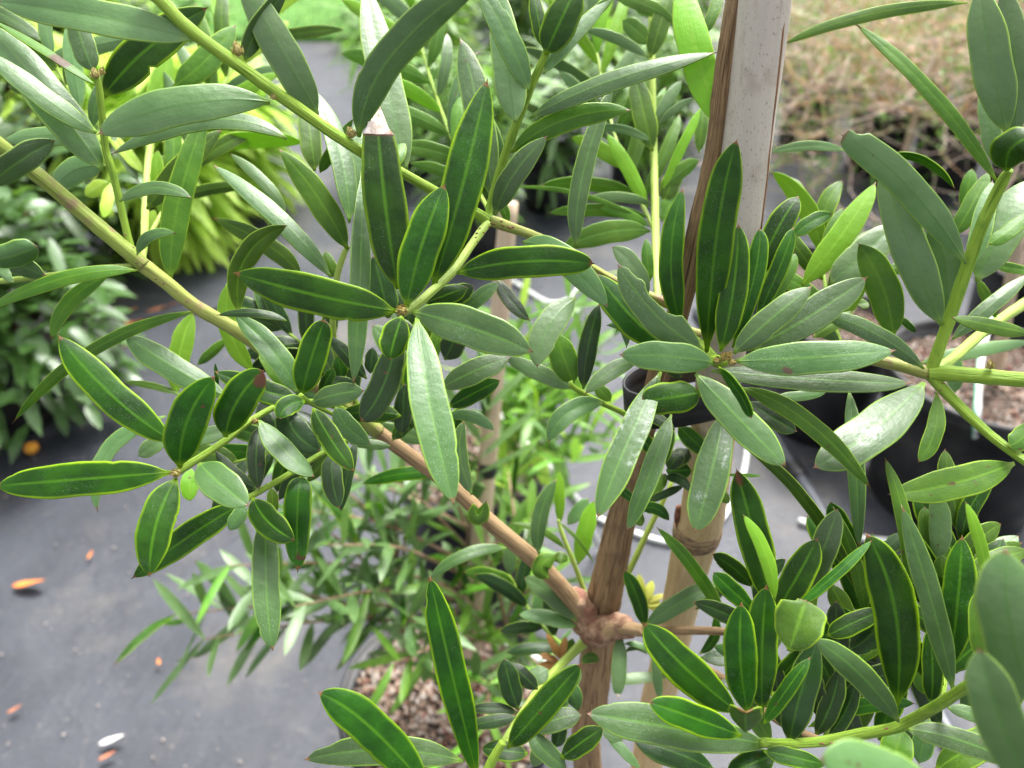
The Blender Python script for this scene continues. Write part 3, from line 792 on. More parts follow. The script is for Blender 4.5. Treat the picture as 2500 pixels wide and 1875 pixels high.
# second little plant rooted in the same pot
bs = cP2 + Vector((-.05, -.02, .195)); trunk_top = P(960, 1180, .85)
st = [([bs, bs.lerp(trunk_top, .5), trunk_top], .2)]
for t, x, y, z in ((.4, 620, 1440, .80), (.5, 760, 1270, .82), (.6, 1010, 1230, .88), (.3, 1010, 1500, .80), (.2, 1180, 1660, .85), (.7, 820, 1180, .86)):
    st.append((arm(t, x, y, z), .15))
neighbour('leafy_sapling', bs, 'second fine leaved sapling in the bark chip pot, its twigs reaching left over the mat', st, ['q', 'm', 'g', 'q'], .011, 6, 1.1, limit=90, extra=60)
# third, right of the slim stake
bs = cP2 + Vector((.05, .02, .195)); trunk_top = P(1300, 1250, .86)
st = [([bs, bs.lerp(trunk_top, .5), trunk_top], .15)]
for t, x, y, z in ((.3, 1060, 1420, .84), (.4, 1180, 1330, .86), (.5, 1380, 1420, .86), (.25, 1330, 1640, .82), (.3, 960, 1620, .80), (.6, 1150, 1200, .92), (.2, 1180, 1780, .80), (.7, 1240, 1150, .95), ):
    st.append((arm(t, x, y, z), .15))
neighbour('leafy_sapling', bs, 'third fine leaved sapling in the bark chip pot, right of the slim pale stake', st, ['m', 'q', 'd', 'm'], .012, 16, 1.0, limit=80, extra=70)
# bright green plant in the pot behind the knot
bs = cP3 + Vector((.05, .03, .25)); st = []
for x, y, z in ((1270, 760, 1.12), (1400, 720, 1.15), (1500, 820, 1.12), (1340, 880, 1.05), (1460, 980, 1.05), (1500, 1080, 1.05), (1200, 900, 1.15), (1400, 1130, 1.0), (1320, 1000, 1.0), (1240, 1200, 1.0), (1430, 860, 1.1)):
    e = P(x, y, z); st.append(([bs, bs.lerp(e, .5) + Vector((0, 0, .02)), e], .2))
neighbour('leafy_sapling', bs, 'fresh green fine leaved sapling in the grit pot behind the trunk', st, ['m', 'm', 'b', 'm'], .010, 8, 1.15, 'pgreen', limit=100, extra=200)
# plants of the right pots
bs = cP4 + Vector((.0, .0, .24)); st = []
for x, y, z in ((2000, 560, 1.7), (2120, 480, 1.75), (2200, 560, 1.7)):
    e = P(x, y, z); st.append(([bs, bs.lerp(e, .5), e], .4))
neighbour('leafy_sapling', bs, 'sparse sapling in the black pot left of the fork', st, ['m', 'q'], .05, 9, 1.2, 'pgreen', limit=40, extra=0)

# ---- hose, drip tubes
def gpath(pix, h=.012):
    return [ground(x, y, hh if hh is not None else h) for x, y, hh in pix]
def hose(name, pts, r, mat, label, cat, group=None, seg=14):
    o = tube(name, pts, [r] * len(pts), M[mat], None, pts[0], seg, 8); o.location = pts[0]; return tag(o, label, cat, group)
hp = gpath([(1700, 760, .013), (1790, 900, .013), (1880, 1045, .013), (1945, 1152, .013), (2080, 1375, .013), (2180, 1540, .013), (2300, 1760, .013), (2400, 1960, .013)])
hz = thing('irrigation_pipe', hp[0], 'grey black irrigation pipe with a joint, running under the lower right leaves', 'pipe')
tube('pipe', hp, [.0125] * len(hp), M['hose'], hz, hp[0], 16, 8)
j0, j1 = hp[3], (hp[4] - hp[3]).normalized()
tube('joint_collar', [j0 - j1 * .02, j0 - j1 * .019, j0 + j1 * .019, j0 + j1 * .02], [.012, .0165, .0165, .012], M['pot'], hz, hp[0], 18, 3)
DG = 'white drip tubes'
hose('drip_tube', gpath([(1835, 900, .01), (1830, 1010, .01), (1822, 1120, .01), (1800, 1200, .01), (1760, 1270, .01), (1700, 1318, .01), (1635, 1324, .01), (1538, 1296, .01), (1440, 1250, .01), (1350, 1150, .01)]), .0048, 'tube', 'white drip tube looping on the mat round the thick stake', 'drip tube', DG)
zt = .34
t2 = [ground(2425, 730, .36), ground(2396, 870, .34), ground(2388, 960, .325), ground(2384, 1030, .30), ground(2372, 1130, .16), ground(2345, 1230, .02), ground(2290, 1275, .01), ground(2197, 1318, .01), ground(2074, 1308, .01), ground(1950, 1270, .01)]
hose('drip_tube', t2, .0055, 'tube', 'white drip tube hanging over the edge of the large right pot', 'drip tube', DG)
st2 = [p + (CAM - p).normalized() * .0045 + AX * -.004 for p in t2[1:7]]
hose('tube_stripe', st2, .0018, 'tubegreen', 'green stripe line lying along the white tube on the right pot', 'drip tube', None, 8)
hose('drip_tube', gpath([(1180, 650, .01), (1258, 690, .01), (1340, 738, .01), (1400, 720, .01), (1420, 660, .01), (1390, 600, .01)]), .005, 'tube', 'white drip tube curving on the mat behind the right centre leaf', 'drip tube', DG)
hose('drip_tube', [ground(1200, 990, .265), ground(1234, 1026, .27), ground(1290, 1090, .275), ground(1360, 1161, .28), ground(1420, 1240, .2), ground(1460, 1330, .02)], .0052, 'tube', 'white drip tube crossing the grit pot behind the trunk', 'drip tube', DG)
hose('drip_tube', [ground(1233, 1572, .205), ground(1290, 1598, .215), ground(1345, 1625, .22), ground(1420, 1668, .2)], .0042, 'tube', 'short white drip tube lying on the bark chips', 'drip tube', DG)
hose('drip_tube', [ground(1480, 470, .01), ground(1560, 420, .01), ground(1600, 395, .01)], .006, 'tube', 'short white drip tube by the far black pot', 'drip tube', DG)

# ---- fallen things on the mat
def fallen(x, y, Lpx, ang, mat, label, cat='fallen leaf', name='fallen_leaf', wr=.32, up=.006):
    c = ground(x, y, .006 + up); z = depth(c); L = Lpx * z / FPX; a = R(ang)
    b = LB(); d = Vector((math.cos(a), math.sin(a), .05))
    b.leaf(-d * L / 2, d, Vector((.1, 0, 1)), L, L * wr, -.35, 8, .5, .7)
    o = link(name, mesh(name, b.v, b.f, [M[mat]], uvs=b.u), None, c)
    sm = o.modifiers.new('thickness', 'SOLIDIFY'); sm.thickness = .0008
    tag(o, label, cat, 'fallen leaves on the mat')
M['orange'] = simple_mat('orange_dry_leaf', (.62, .16, .03), (.72, .26, .05), 60, .6, bump=.2)
M['rust'] = simple_mat('rusty_dry_leaf', (.34, .12, .06), (.48, .20, .11), 60, .7, bump=.2)
M['paleleaf'] = simple_mat('bleached_leaf', (.70, .67, .65), (.80, .78, .76), 60, .6, bump=.2)
M['fruit'] = simple_mat('orange_fruit', (.62, .22, .02), (.72, .34, .03), 50, .5, bump=.2)
for a in ((72, 1428, 86, 0, 'orange', 'single bright orange fallen leaf on the mat, lower left'), (220, 1355, 22, 80, 'orange', 'tiny orange scrap above and right of the bright orange leaf'),
          (36, 1732, 34, 30, 'rust', 'rusty scrap near the bottom left corner'), (388, 1616, 22, -60, 'orange', 'orange scrap right of the white specks'), (262, 1846, 42, 25, 'rust', 'rusty scrap just below the pale bleached leaf'),
          (273, 1808, 60, 15, 'paleleaf', 'white bleached leaf near the bottom left'), (400, 755, 80, 10, 'rust', 'rusty leaf on the mat fold behind the left bough'), (330, 790, 60, -10, 'orange', 'orange leaf beside the yellow one on the mat fold'),
          (280, 860, 90, 0, 'rust', 'reddish leaf behind the bent left leaf'), (320, 757, 34, 0, 'fruit', 'yellow leaf on the mat fold'),
          ):
    fallen(*a)
def pebble(x, y, rpx, mat, label, name='fallen_fruit', cat='fruit', sq=.85):
    c0 = ground(x, y, 0); z = depth(c0); r = rpx * z / FPX
    me = bpy.data.meshes.new(name); bm = bmesh.new(); bmesh.ops.create_uvsphere(bm, u_segments=16, v_segments=10, radius=r)
    for v in bm.verts:
        v.co *= 1 + .06 * noise.noise(v.co * (2 / r)); v.co.z *= sq
        if v.co.z > r * sq * .8: v.co.z -= r * .08
    bm.to_mesh(me); bm.free(); me.materials.append(M[mat]); me.polygons.foreach_set('use_smooth', [True] * len(me.polygons))
    o = link(name, me, None, Vector((c0.x, c0.y, r * sq + .004))); tag(o, label, cat)
pebble(83, 1108, 17, 'fruit', 'round orange fallen fruit on the mat under the left shrub')
pebble(125, 985, 9, 'fruit', 'small orange fruit higher up beside the left shrub')
M['grit'] = simple_mat('grit_speck', (.30, .26, .22), (.46, .40, .36), 50, .8, bump=0)
def specks():
    rg = random.Random(9); vv, ff = [], []
    for _ in range(260):
        g = ground(rg.uniform(0, 2300), rg.uniform(600, 1875), .006); r = rg.uniform(.0012, .0032); i = len(vv)
        vv += [g + Vector((r, 0, 0)), g + Vector((0, r, 0)), g + Vector((-r, 0, 0)), g + Vector((0, -r * .7, 0)), g + Vector((0, 0, r)), g - Vector((0, 0, r))]
        ff += [tuple(i + q for q in f) for f in ((0, 1, 4), (1, 2, 4), (2, 3, 4), (3, 0, 4), (1, 0, 5), (2, 1, 5), (3, 2, 5), (0, 3, 5))]
    o = link('litter', mesh('litter', vv, ff, [M['grit']])); tag(o, 'fine grit and crumbs scattered over the grey weed mat', 'litter', kind='stuff')
specks()
# raised fold in the mat with litter against it
fp = gpath([(120, 800, .004), (300, 785, .006), (430, 765, .006), (560, 752, .006), (700, 738, .006), (860, 722, .004)])
fo = tube('mat_fold', fp, [.007, .010, .012, .011, .010, .006], M['mat'], None, Vector((0, 0, 0)), 10, 6, .3); fo['kind'] = 'structure'
# ------------------------------------------------------------------ the staked shrub in front
ORG = Vector((0.086, 0.292, 0.0))
shrub = thing('yellowwood_shrub', ORG, 'young evergreen shrub with glossy strap leaves, tied to the thick grey stake in front', 'shrub')
def br(name, pts, mat, seg=12, rough=0., k=6, parent=None, label=None):
    pp = [P(x, y, z) for x, y, z, w_ in pts]; rr = [w_ / 2 / FPX * z for x, y, z, w_ in pts]
    gr = mat in ('green', 'pgreen', 'purple', 'olive')
    o = tube(name, pp, rr, M[mat], parent or shrub, ORG, 20 if gr else seg, 12 if gr else k, rough, .045 if gr else 0.)
    if label: o['label'] = label
    return o
def cw(c, x, y, z, w_): a = cp(c, x, y); return (a[0], a[1], z, w_ * K_)

# stake and trunk -------------------------------------------------------------
def culm(name, pts, nodes, mats, label, group=None, crack=True):
    """bamboo stake: pts (Vector, radius); nodes = indices with a raised ring"""
    base = pts[-1][0].copy()
    o = thing(name, base, label, 'stake', group)
    tube('culm', [p for p, r in pts], [r for p, r in pts], M[mats], o, base, 28, 8, .012)
    for (p, ax, r) in nodes:
        e1 = ax.orthogonal().normalized(); e2 = ax.cross(e1)
        verts, faces = [], []
        prf = [(-2.6, .98), (-1.9, 1.05), (-1.2, 1.06), (-.7, 1.0), (-.3, 1.035), (.4, 1.075), (1.1, 1.05), (1.6, .98)]
        for (h, rr) in prf:
            for s in range(32):
                a = 2 * math.pi * s / 32
                wob = .0006 * math.sin(a * 2 + h) + .0003 * math.sin(a * 5)
                verts.append(p + ax * (h * r * .22 + wob) + (e1 * math.cos(a) + e2 * math.sin(a)) * (r * rr))
        for i in range(len(prf) - 1):
            for s in range(32):
                q = i * 32; faces.append((q + s, q + (s + 1) % 32, q + 32 + (s + 1) % 32, q + 32 + s))
        link('node_ring', mesh('node_ring', [v - base for v in verts], faces, [M['node']]), o)
    return o, base
sp = [(1900, -560, .226, 140), (1874, -120, .262, 128), (1868, 0, .268, 126), (1820, 380, .293, 119), (1770, 800, .325, 112), (1721, 1212, .372, 107), (1703, 1293, .385, 111), (1672, 1428, .412, 92), (1625, 1639, .47, 82), (1585, 1830, .53, 76)]
sp = [(x, y, z * 1.055, w_) for x, y, z, w_ in sp]
pts = [(P(x, y, z), w_ / 2 / FPX * z) for x, y, z, w_ in sp]
d_ = pts[-1][0] - pts[-2][0]
low = Vector((pts[-1][0].x + .01, pts[-1][0].y, .16)); pts.append((low, .0115))
nd = []
for i in (6,):
    ax = (pts[i - 1][0] - pts[i + 1][0]).normalized(); nd.append((pts[i][0], ax, pts[i][1]))
stake, sbase = culm('bamboo_stake', pts, nd, 'stake', 'thick weathered grey bamboo stake beside the shrub trunk, yellow near its joint')
# split strip running down the right edge of the cane, and the dark crack lower down
def strip(name, pix, wd, mat, out):
    vs_, fs_ = [], []
    q = catmull([P(x, y, z * 1.055) for x, y, z in pix], 5)
    for i, p in enumerate(q):
        V = (CAM - p).normalized(); T = (q[min(i + 1, len(q) - 1)] - q[max(i - 1, 0)]).normalized(); s_ = T.cross(V).normalized()
        wv = wd * (1 + .25 * noise.noise(p * 60))
        vs_ += [p - s_ * wv, p + V * out, p + s_ * wv, p - V * out * 2]
    for i in range(len(q) - 1):
        for j in range(4):
            a = i * 4; fs_.append((a + j, a + (j + 1) % 4, a + 4 + (j + 1) % 4, a + 4 + j))
    link(name, mesh(name, [v - sbase for v in vs_], fs_, [M[mat]]), stake)
strip('split_strip', [(1915, -60, .2596), (1911, 60, .2655), (1898, 190, .274), (1882, 330, .284), (1866, 480, .295), (1853, 590, .303)], .0006, 'split', .0005)
strip('crack', [(1722, 1350, .3905), (1702, 1430, .406), (1668, 1560, .436), (1640, 1660, .461), (1605, 1780, .50)], .0004, 'split', .0003)
# flake of sheath on the joint
tube('sheath_flake', [P(1658, 1235, .398), P(1655, 1262, .40), P(1657, 1285, .403)], [.0012, .0021, .0014], M['deadbrown'], stake, sbase, 7, 3, .3)

tr = [(1850, -420, .255, 56), (1812, -60, .288, 60), (1790, 60, .292, 56), (1768, 190, .299, 52), (1744, 380, .313, 50), (1705, 549, .325, 50), (1677, 684, .338, 54), (1620, 880, .354, 56), (1580, 1020, .368, 57), (1546, 1149, .384, 60), (1512, 1290, .408, 74), (1484, 1420, .432, 82), (1466, 1500, .446, 88), (1456, 1600, .468, 80), (1446, 1720, .496, 74), (1434, 1860, .53, 68)]
tp = [P(x, y, z) for x, y, z, w_ in tr]; trr = [w_ / 2 / FPX * z for x, y, z, w_ in tr]
tp += [Vector((ORG.x, ORG.y + .006, .35)), Vector((ORG.x, ORG.y + .006, .17))]; trr += [.0105, .0125]
tube('trunk', tp, trr, M['bark'], shrub, ORG, 22, 8, .07)
# swollen knot where the lower boughs leave the trunk
def collar(pix, rads, rough):
    kv, kf, ku = tube_data([P(x, y, z) for x, y, z in pix], rads, 18, 7, rough)
    link('branch_collar', mesh('branch_collar', [v - ORG for v in kv], kf, [M['knotbark']], uvs=ku), shrub)
collar([(1392, 1448, .432), (1420, 1482, .434), (1440, 1512, .438), (1452, 1540, .444)], [.0052, .0076, .0088, .0062], .42)
collar([(1440, 1548, .440), (1470, 1540, .430), (1505, 1530, .424), (1545, 1536, .418)], [.0062, .0084, .0066, .0046], .38)
# black tape loop round cane and trunk
def tape():
    c = P(1690, 945, .36); ax = (P(1690, 840, .336) - P(1690, 1050, .363)).normalized()
    o_ = c.copy(); verts, faces = [], []
    e1 = (AX - ax * AX.dot(ax)).normalized(); e2 = ax.cross(e1)
    n = 48
    for s in range(n):
        a = 2 * math.pi * s / n
        rx, ry = .0300, .0155
        p = c + e1 * math.cos(a) * rx + e2 * math.sin(a) * ry
        tl = ax * (.003 * math.cos(a) + .0006 * math.sin(a * 3)); hh = .0085 * (1 + .08 * math.sin(a * 2))
        nr = (e1 * math.cos(a) / rx + e2 * math.sin(a) / ry).normalized()
        verts += [p - ax * hh + tl, p + ax * hh + tl, p + ax * hh + tl + nr * .0012, p - ax * hh + tl + nr * .0012]
    for s in range(n):
        for j in range(4):
            a = s * 4; b = ((s + 1) % n) * 4
            faces.append((a + j, a + (j + 1) % 4, b + (j + 1) % 4, b + j))
    o = link('plant_tie', mesh('plant_tie', [v - o_ for v in verts], faces, [M['tape']]), None, o_)
    tag(o, 'black tape tie wrapped round the trunk and the thick stake below the big leaf whorl', 'plant tie')
tape()

# boughs ------------------------------------------------------------------------
S1 = br('branch', [(150, -420, .235, 8), (260, -220, .25, 26), (352, -45, .268, 33), (392, 0, .27, 32), (464, 72, .275, 31), (590, 165, .284, 30), (700, 245, .292, 30), (870, 363, .306, 28), (988, 426, .316, 25), (1064, 468, .322, 24), (1160, 518, .331, 25), (1190, 538, .334, 27)], 'green', 14)
S1c = br('branch', [(1180, 530, .334, 24), (1220, 546, .336, 27), (1300, 574, .340, 23), (1380, 610, .344, 22), (1449, 656, .349, 20), (1530, 700, .352, 22), (1640, 745, .353, 26)], 'purple', 12, .05)
R1 = br('branch', [(1190, 545, .333, 21), (1150, 600, .324, 20), (1106, 663, .312, 20), (1050, 715, .302, 21), (1006, 752, .296, 22), (982, 760, .292, 20)], 'pgreen', 12)
S1b = br('branch', [(1196, 540, .334, 19), (1196, 500, .334, 17), (1233, 380, .328, 21), (1293, 219, .318, 21), (1320, 160, .314, 19), (1334, 120, .311, 14)], 'green', 12)
S2 = br('branch', [(1446, 1520, .436, 46), (1419, 1490, .433, 44), (1330, 1390, .42, 42), (1200, 1278, .405, 40), (1106, 1190, .394, 37), (1000, 1112, .382, 36), (912, 1047, .372, 36)], 'bark2', 14, .03)
S2d = br('branch', [(925, 1056, .373, 36), (860, 1004, .366, 34), (740, 920, .356, 33), (590, 815, .346, 34), (477, 748, .338, 33), (405, 690, .332, 34), (345, 645, .328, 36)], 'purple', 14, .02)
S2e = br('branch', [(352, 650, .328, 36), (295, 600, .324, 38), (190, 510, .318, 36), (120, 450, .312, 36), (63, 405, .308, 36), (-30, 330, .30, 36)], 'olive', 14, .02)
S2b = br('branch', [(325, 640, .327, 22), (310, 570, .325, 18), (295, 506, .323, 18), (272, 410, .319, 17), (257, 359, .317, 17), (245, 236, .311, 16), (238, 190, .309, 14)], 'green', 11)
S2c = br('branch', [(325, 650, .327, 14), (240, 655, .327, 13), (110, 674, .324, 14), (-30, 690, .32, 14)], 'pgreen', 10)
S3 = br('branch', [(425, 1158, .293, 22), (448, 1143, .294, 19), (548, 1077, .302, 17), (620, 1022, .31, 16), (700, 985, .325, 15), (800, 985, .35, 14), (880, 1020, .368, 12)], 'green', 11)
S3b = br('branch', [(596, 1222, .305, 15), (640, 1196, .307, 15), (700, 1161, .31, 15), (760, 1122, .318, 14), (802, 1098, .327, 13), (870, 1060, .36, 12)], 'green', 11)
S6 = br('branch', [(733, 966, .308, 15), (760, 985, .316, 11), (810, 1010, .335, 10), (870, 1040, .365, 9)], 'green', 10)
BT = br('branch', [(850, 600, .338, 13), (838, 625, .338, 14), (822, 680, .34, 15), (812, 770, .345, 15), (830, 900, .358, 14), (905, 1045, .372, 13)], 'pgreen', 10)
S4 = br('branch', [(1470, 1545, .426, 44), (1510, 1530, .421, 38), (1571, 1540, .413, 30), (1643, 1539, .40, 22), (1770, 1542, .372, 20), (1850, 1560, .35, 20)], 'bark2', 12, .04)
S4b = br('branch', [(1560, 1540, .413, 18), (1650, 1590, .395, 16), (1765, 1655, .36, 17), (1900, 1760, .32, 18), (2010, 1812, .305, 22)], 'bark2', 11, .04)
S8 = br('branch', [(1862, 1812, .285, 22), (1900, 1815, .292, 22), (1994, 1812, .302, 24), (2090, 1795, .298, 27), (2180, 1778, .29, 26), (2225, 1758, .285, 28), (2300, 1715, .27, 27), (2386, 1660, .25, 27), (2520, 1580, .225, 26), (2760, 1400, .20, 8)], 'green', 13)
S5 = br('branch', [(1640, 800, .352, 26), (1760, 830, .352, 28), (1900, 852, .35, 29), (2060, 868, .345, 29), (2158, 884, .341, 29), (2262, 910, .335, 32), (2280, 915, .334, 32)], 'purple', 13, .03)
S5u = br('branch', [(2272, 905, .334, 27), (2285, 870, .332, 28), (2327, 752, .325, 29), (2386, 582, .312, 29), (2420, 500, .306, 29), (2450, 440, .30, 26), (2465, 415, .296, 18)], 'green', 13)
S5r = br('branch', [(2268, 912, .334, 34), (2310, 912, .331, 38), (2400, 918, .324, 37), (2540, 926, .312, 36), (2800, 900, .29, 26), (3000, 860, .275, 8)], 'green', 14)
S5d = br('branch', [(2272, 918, .334, 26), (2310, 958, .332, 27), (2378, 1026, .325, 25), (2440, 1080, .318, 22), (2540, 1150, .306, 22), (2760, 1290, .285, 7)], 'green', 12)
S5b = br('branch', [(2285, 905, .336, 27), (2330, 873, .345, 25), (2391, 819, .36, 25), (2450, 775, .374, 25), (2540, 715, .395, 24), (2760, 560, .43, 7)], 'pgreen', 12)
Q = br('branch', [(1772, 882, .292, 26), (1745, 880, .30, 30), (1715, 850, .32, 30), (1665, 810, .345, 28)], 'green', 12)
KS = br('branch', [(1438, 1556, .448, 26), (1395, 1598, .44, 22), (1340, 1655, .42, 20), (1290, 1720, .39, 19), (1235, 1806, .35, 20), (1180, 1900, .325, 21)], 'pgreen', 11)
JS = br('branch', [(1180, 1900, .31, 22), (1205, 1850, .309, 22), (1228, 1812, .308, 19)], 'green', 11)
GS = br('branch', [(1392, 930, .332, 11), (1400, 945, .332, 13), (1450, 975, .338, 14), (1515, 1005, .348, 14), (1580, 1040, .366, 14)], 'green', 10)
KL = br('branch', [(1362, 1268, .445, 8), (1375, 1310, .445, 11), (1405, 1385, .446, 12), (1434, 1460, .448, 13), (1460, 1520, .445, 12)], 'pgreen', 9)
KM = br('branch', [(1650, 1150, .42, 10), (1628, 1205, .42, 12), (1585, 1290, .425, 14), (1535, 1395, .43, 15), (1490, 1470, .434, 14)], 'pgreen', 9)

CM = br('branch', [(1610, 790, .365, 17), (1604, 690, .38, 18), (1600, 560, .40, 19), (1597, 380, .42, 18), (1592, 200, .43, 17), (1590, -40, .44, 15)], 'pgreen', 10)
S2f = br('branch', [(348, 640, .335, 14), (352, 590, .36, 17), (356, 480, .40, 18), (364, 380, .43, 18), (380, 250, .46, 16)], 'pgreen', 10)
def lf(par, *a, **kw): return leaf(par, ORG, *a, **kw)
B_ = lambda *a: [*a]
# --- upper left bough
lf(S1, 'A', 1120, 225, -20, 10, 195, .276, m=(560, 95), dz=-.004, roll=24, k='u')
lf(S1, 'A', 1420, 350, 1665, -60, 115, .285, m=(1500, 150), k='g', roll=32, fold=.25)
lf(S1, 'A', 1565, 590, 575, 770, 215, .297, m=(1070, 600), dz=-.012, roll=24, k='u', r=.8, q=2.9, vm=.55)  # upper face turned to the sky, its lit tone put into the colour
lf(S1, 'A', 1660, 800, 655, 885, 105, .32, m=(1200, 692), dz=.01, roll=40, k='g')
lf(S1, 'B', 420, 668, -40, -140, 200, .300, m=(225, 320), dz=-.02, roll=14, k='u')
lf(S1, 'B', 600, 1290, 400, 530, 130, .325, m=(545, 880), dz=.02, k='g', roll=25)
lf(S1, 'B', 655, 795, 1420, -150, 205, .304, m=(860, 300), dz=-.01, roll=6, k='g', bites=[(-1, .36, .02, .12)])
lf(S1, 'B', 930, 990, 690, -90, 200, .325, m=(812, 480), dz=.02, roll=10, k='u')
lf(S1, 'B', 400, 990, 345, 560, 125, .35, dz=.01, k='o', roll=15)
lf(S1, 'B', 640, 1240, 640, 700, 110, .36, dz=.01, k='u')
lf(S1, 'B', 840, 960, 880, 790, 80, .318, k='o', m=(890, 880), dz=.01)
lf(S1, 'B', 430, 1000, 620, 690, 70, .345, k='o', roll=20, m=(500, 880))
# --- twig at far left
lf(S2b, 'A', 595, 565, 1190, 50, 215, .322, m=(850, 285), dz=.012, roll=-12, k='d', bites=[(1, .42, .03, .25)])
lf(S2b, 'A', 560, 770, -70, 300, 125, .312, m=(250, 555), dz=-.01, roll=28, k='g')
lf(S2b, 'A', 600, 985, -80, 130, 225, .318, m=(290, 570), dz=.0, roll=18, k='g')
lf(S2b, 'A', 550, 490, -30, 120, 46, .311, m=(280, 305), dz=.004, k='o', roll=45, blots=[(0, .42, .006), (0, .34, .006), (.3, .38, .006)])
lf(S2b, 'A', 540, 415, 420, 50, 140, .313, m=(475, 250), k='g', roll=-5, dz=.0)
lf(S2b, 'A', 850, 210, 235, 400, 100, .39, m=(470, 285), k='u', dz=.0)
lf(S2b, 'A', 610, 960, 335, 1090, 150, .36, m=(430, 985), k='u', dz=.0)
lf(S2b, 'A', 690, 1165, 1100, 1140, 72, .318, m=(880, 1085), k='g', roll=-38, dz=-.01)
lf(S2b, 'A', 792, 1475, 1008, 1348, 62, .322, m=(860, 1368), k='g', roll=-35, dz=-.006)
lf(S2d, 'A', 990, 1612, 1200, 640, 155, .334, m=(1030, 1180), k='o', roll=8, dz=.012)
lf(S2b, 'A', 850, 1212, 1278, 752, 135, .352, m=(1030, 990), k='o', dz=.012)
lf(S2b, 'A', 1000, 510, 1358, 150, 150, .37, m=(1190, 350), k='o', dz=.01)
lf(S2e, 'A', -70, 1080, 312, 815, 155, .29, m=(110, 935), k='g', roll=15, dz=.006)
lf(S2c, 'A', -90, 1450, 255, 1592, 130, .318, m=(90, 1525), k='g', roll=20)
lf(S2c, 'A', -90, 1520, 212, 1425, 155, .305, m=(80, 1480), k='g', roll=12, curl=.5, r=.55, q=3.5)
lf(S2c, 'A', 80, 1635, 30, 1480, 60, .31, k='u', m=(20, 1560))
lf(S2d, 'E', 795, 142, -80, 370, 86, .322, m=(380, 185), k='o', roll=20, dz=-.012)
lf(S2d, 'E', 640, 165, 300, 532, 92, .335, m=(405, 320), k='o', roll=15, dz=-.004)
lf(S2d, 'E', 1140, 375, 85, 1012, 74, .342, m=(540, 600), k='o', roll=10, dz=.0)
# --- lower left sprays
lf(S3, 'E', 1005, 1140, 345, 528, 195, .296, m=(640, 860), k='d', dz=.0, roll=2, q=3.2)
lf(S3, 'E', 1040, 1285, 1236, 762, 232, .292, m=(1085, 1010), k='d', dz=-.004, roll=-6, q=2.4)
lf(S3, 'E', 1305, 1108, 1520, 725, 218, .298, m=(1370, 905), k='d', dz=-.002, roll=-4, q=3., r=.62, blots=[(.35, .93, .007), (.7, .96, .006)])['label'] = 'short dark leaf with a reddish brown tip'
lf(S3, 'E', 992, 1312, -14, 1388, 205, .292, m=(450, 1352), k='d', dz=-.002, roll=8, q=3., bites=[(1, .30, .012, .1), (1, .9, .014, .08)])
lf(S3, 'E', 1022, 1345, 866, 1905, 205, .291, m=(905, 1605), k='d', dz=-.014, roll=4)
lf(S3, 'I', 1400, 130, 772, 555, 165, .305, m=(1085, 325), k='d', dz=.0, roll=10)
lf(S3, 'E', 1150, 1258, 1434, 1500, 205, .287, m=(1265, 1370), k='g', dz=-.012, roll=-4)
lf(S3, 'E', 1420, 1500, 1327, 1645, 92, .303, k='g')
lf(S3b, 'J', 40, 95, 278, 338, 165, .302, m=(130, 235), k='d', roll=6)
lf(S3b, 'J', 120, 140, 155, 968, 162, .312, m=(118, 600), k='g', dz=-.02, roll=-4, q=2.6)
lf(S3b, 'F', 325, 1335, 300, 1872, 160, .318, m=(300, 1500), k='d', dz=-.012, roll=8, q=3.2, r=.62, band=.925, bites=[(1, .97, .03, .3)])['label'] = 'hanging dark leaf with a brown band at its tip'
lf(S3b, 'F', 160, 1560, 150, 1400, 70, .32, k='o')
lf(S2d, 'E', 1330, 885, 735, 520, 155, .335, m=(965, 680), k='g', roll=15)
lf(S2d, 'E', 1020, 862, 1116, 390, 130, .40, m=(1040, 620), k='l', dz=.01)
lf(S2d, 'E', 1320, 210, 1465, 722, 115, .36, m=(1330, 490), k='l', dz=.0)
lf(S2d, 'E', 1385, 392, 1655, -115, 132, .33, m=(1415, 80), k='o', dz=.0, roll=18)
lf(S2d, 'E', 1040, 860, 720, 790, 40, .40, k='o', m=(880, 810))
lf(S2d, 'E', 1260, 830, 1245, 680, 24, .345, k='d')
lf(S2d, 'E', 1140, 690, 1310, 540, 60, .40, k='o')
lf(S2d, 'F', 240, 435, -160, 400, 50, .325, m=(60, 388), k='k', roll=30)
lf(S2d, 'E', 960, 985, 560, 1525, 95, .38, m=(625, 1185), k='u', roll=15)
lf(S3, 'E', 1110, 1290, 1102, 1475, 100, .335, m=(1095, 1380), k='l')
lf(S3, 'E', 1330, 1060, 1090, 1130, 95, .325, k='u')
lf(S3, 'E', 960, 1100, 800, 1215, 100, .39, k='u')
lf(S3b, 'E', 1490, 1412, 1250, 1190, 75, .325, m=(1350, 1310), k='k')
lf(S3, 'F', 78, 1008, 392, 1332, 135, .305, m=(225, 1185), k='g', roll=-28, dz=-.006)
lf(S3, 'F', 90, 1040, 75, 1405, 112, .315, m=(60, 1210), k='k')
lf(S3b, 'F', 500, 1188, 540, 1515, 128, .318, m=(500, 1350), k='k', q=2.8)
lf(S3b, 'F', 640, 1125, 550, 1535, 75, .33, m=(590, 1320), k='k')
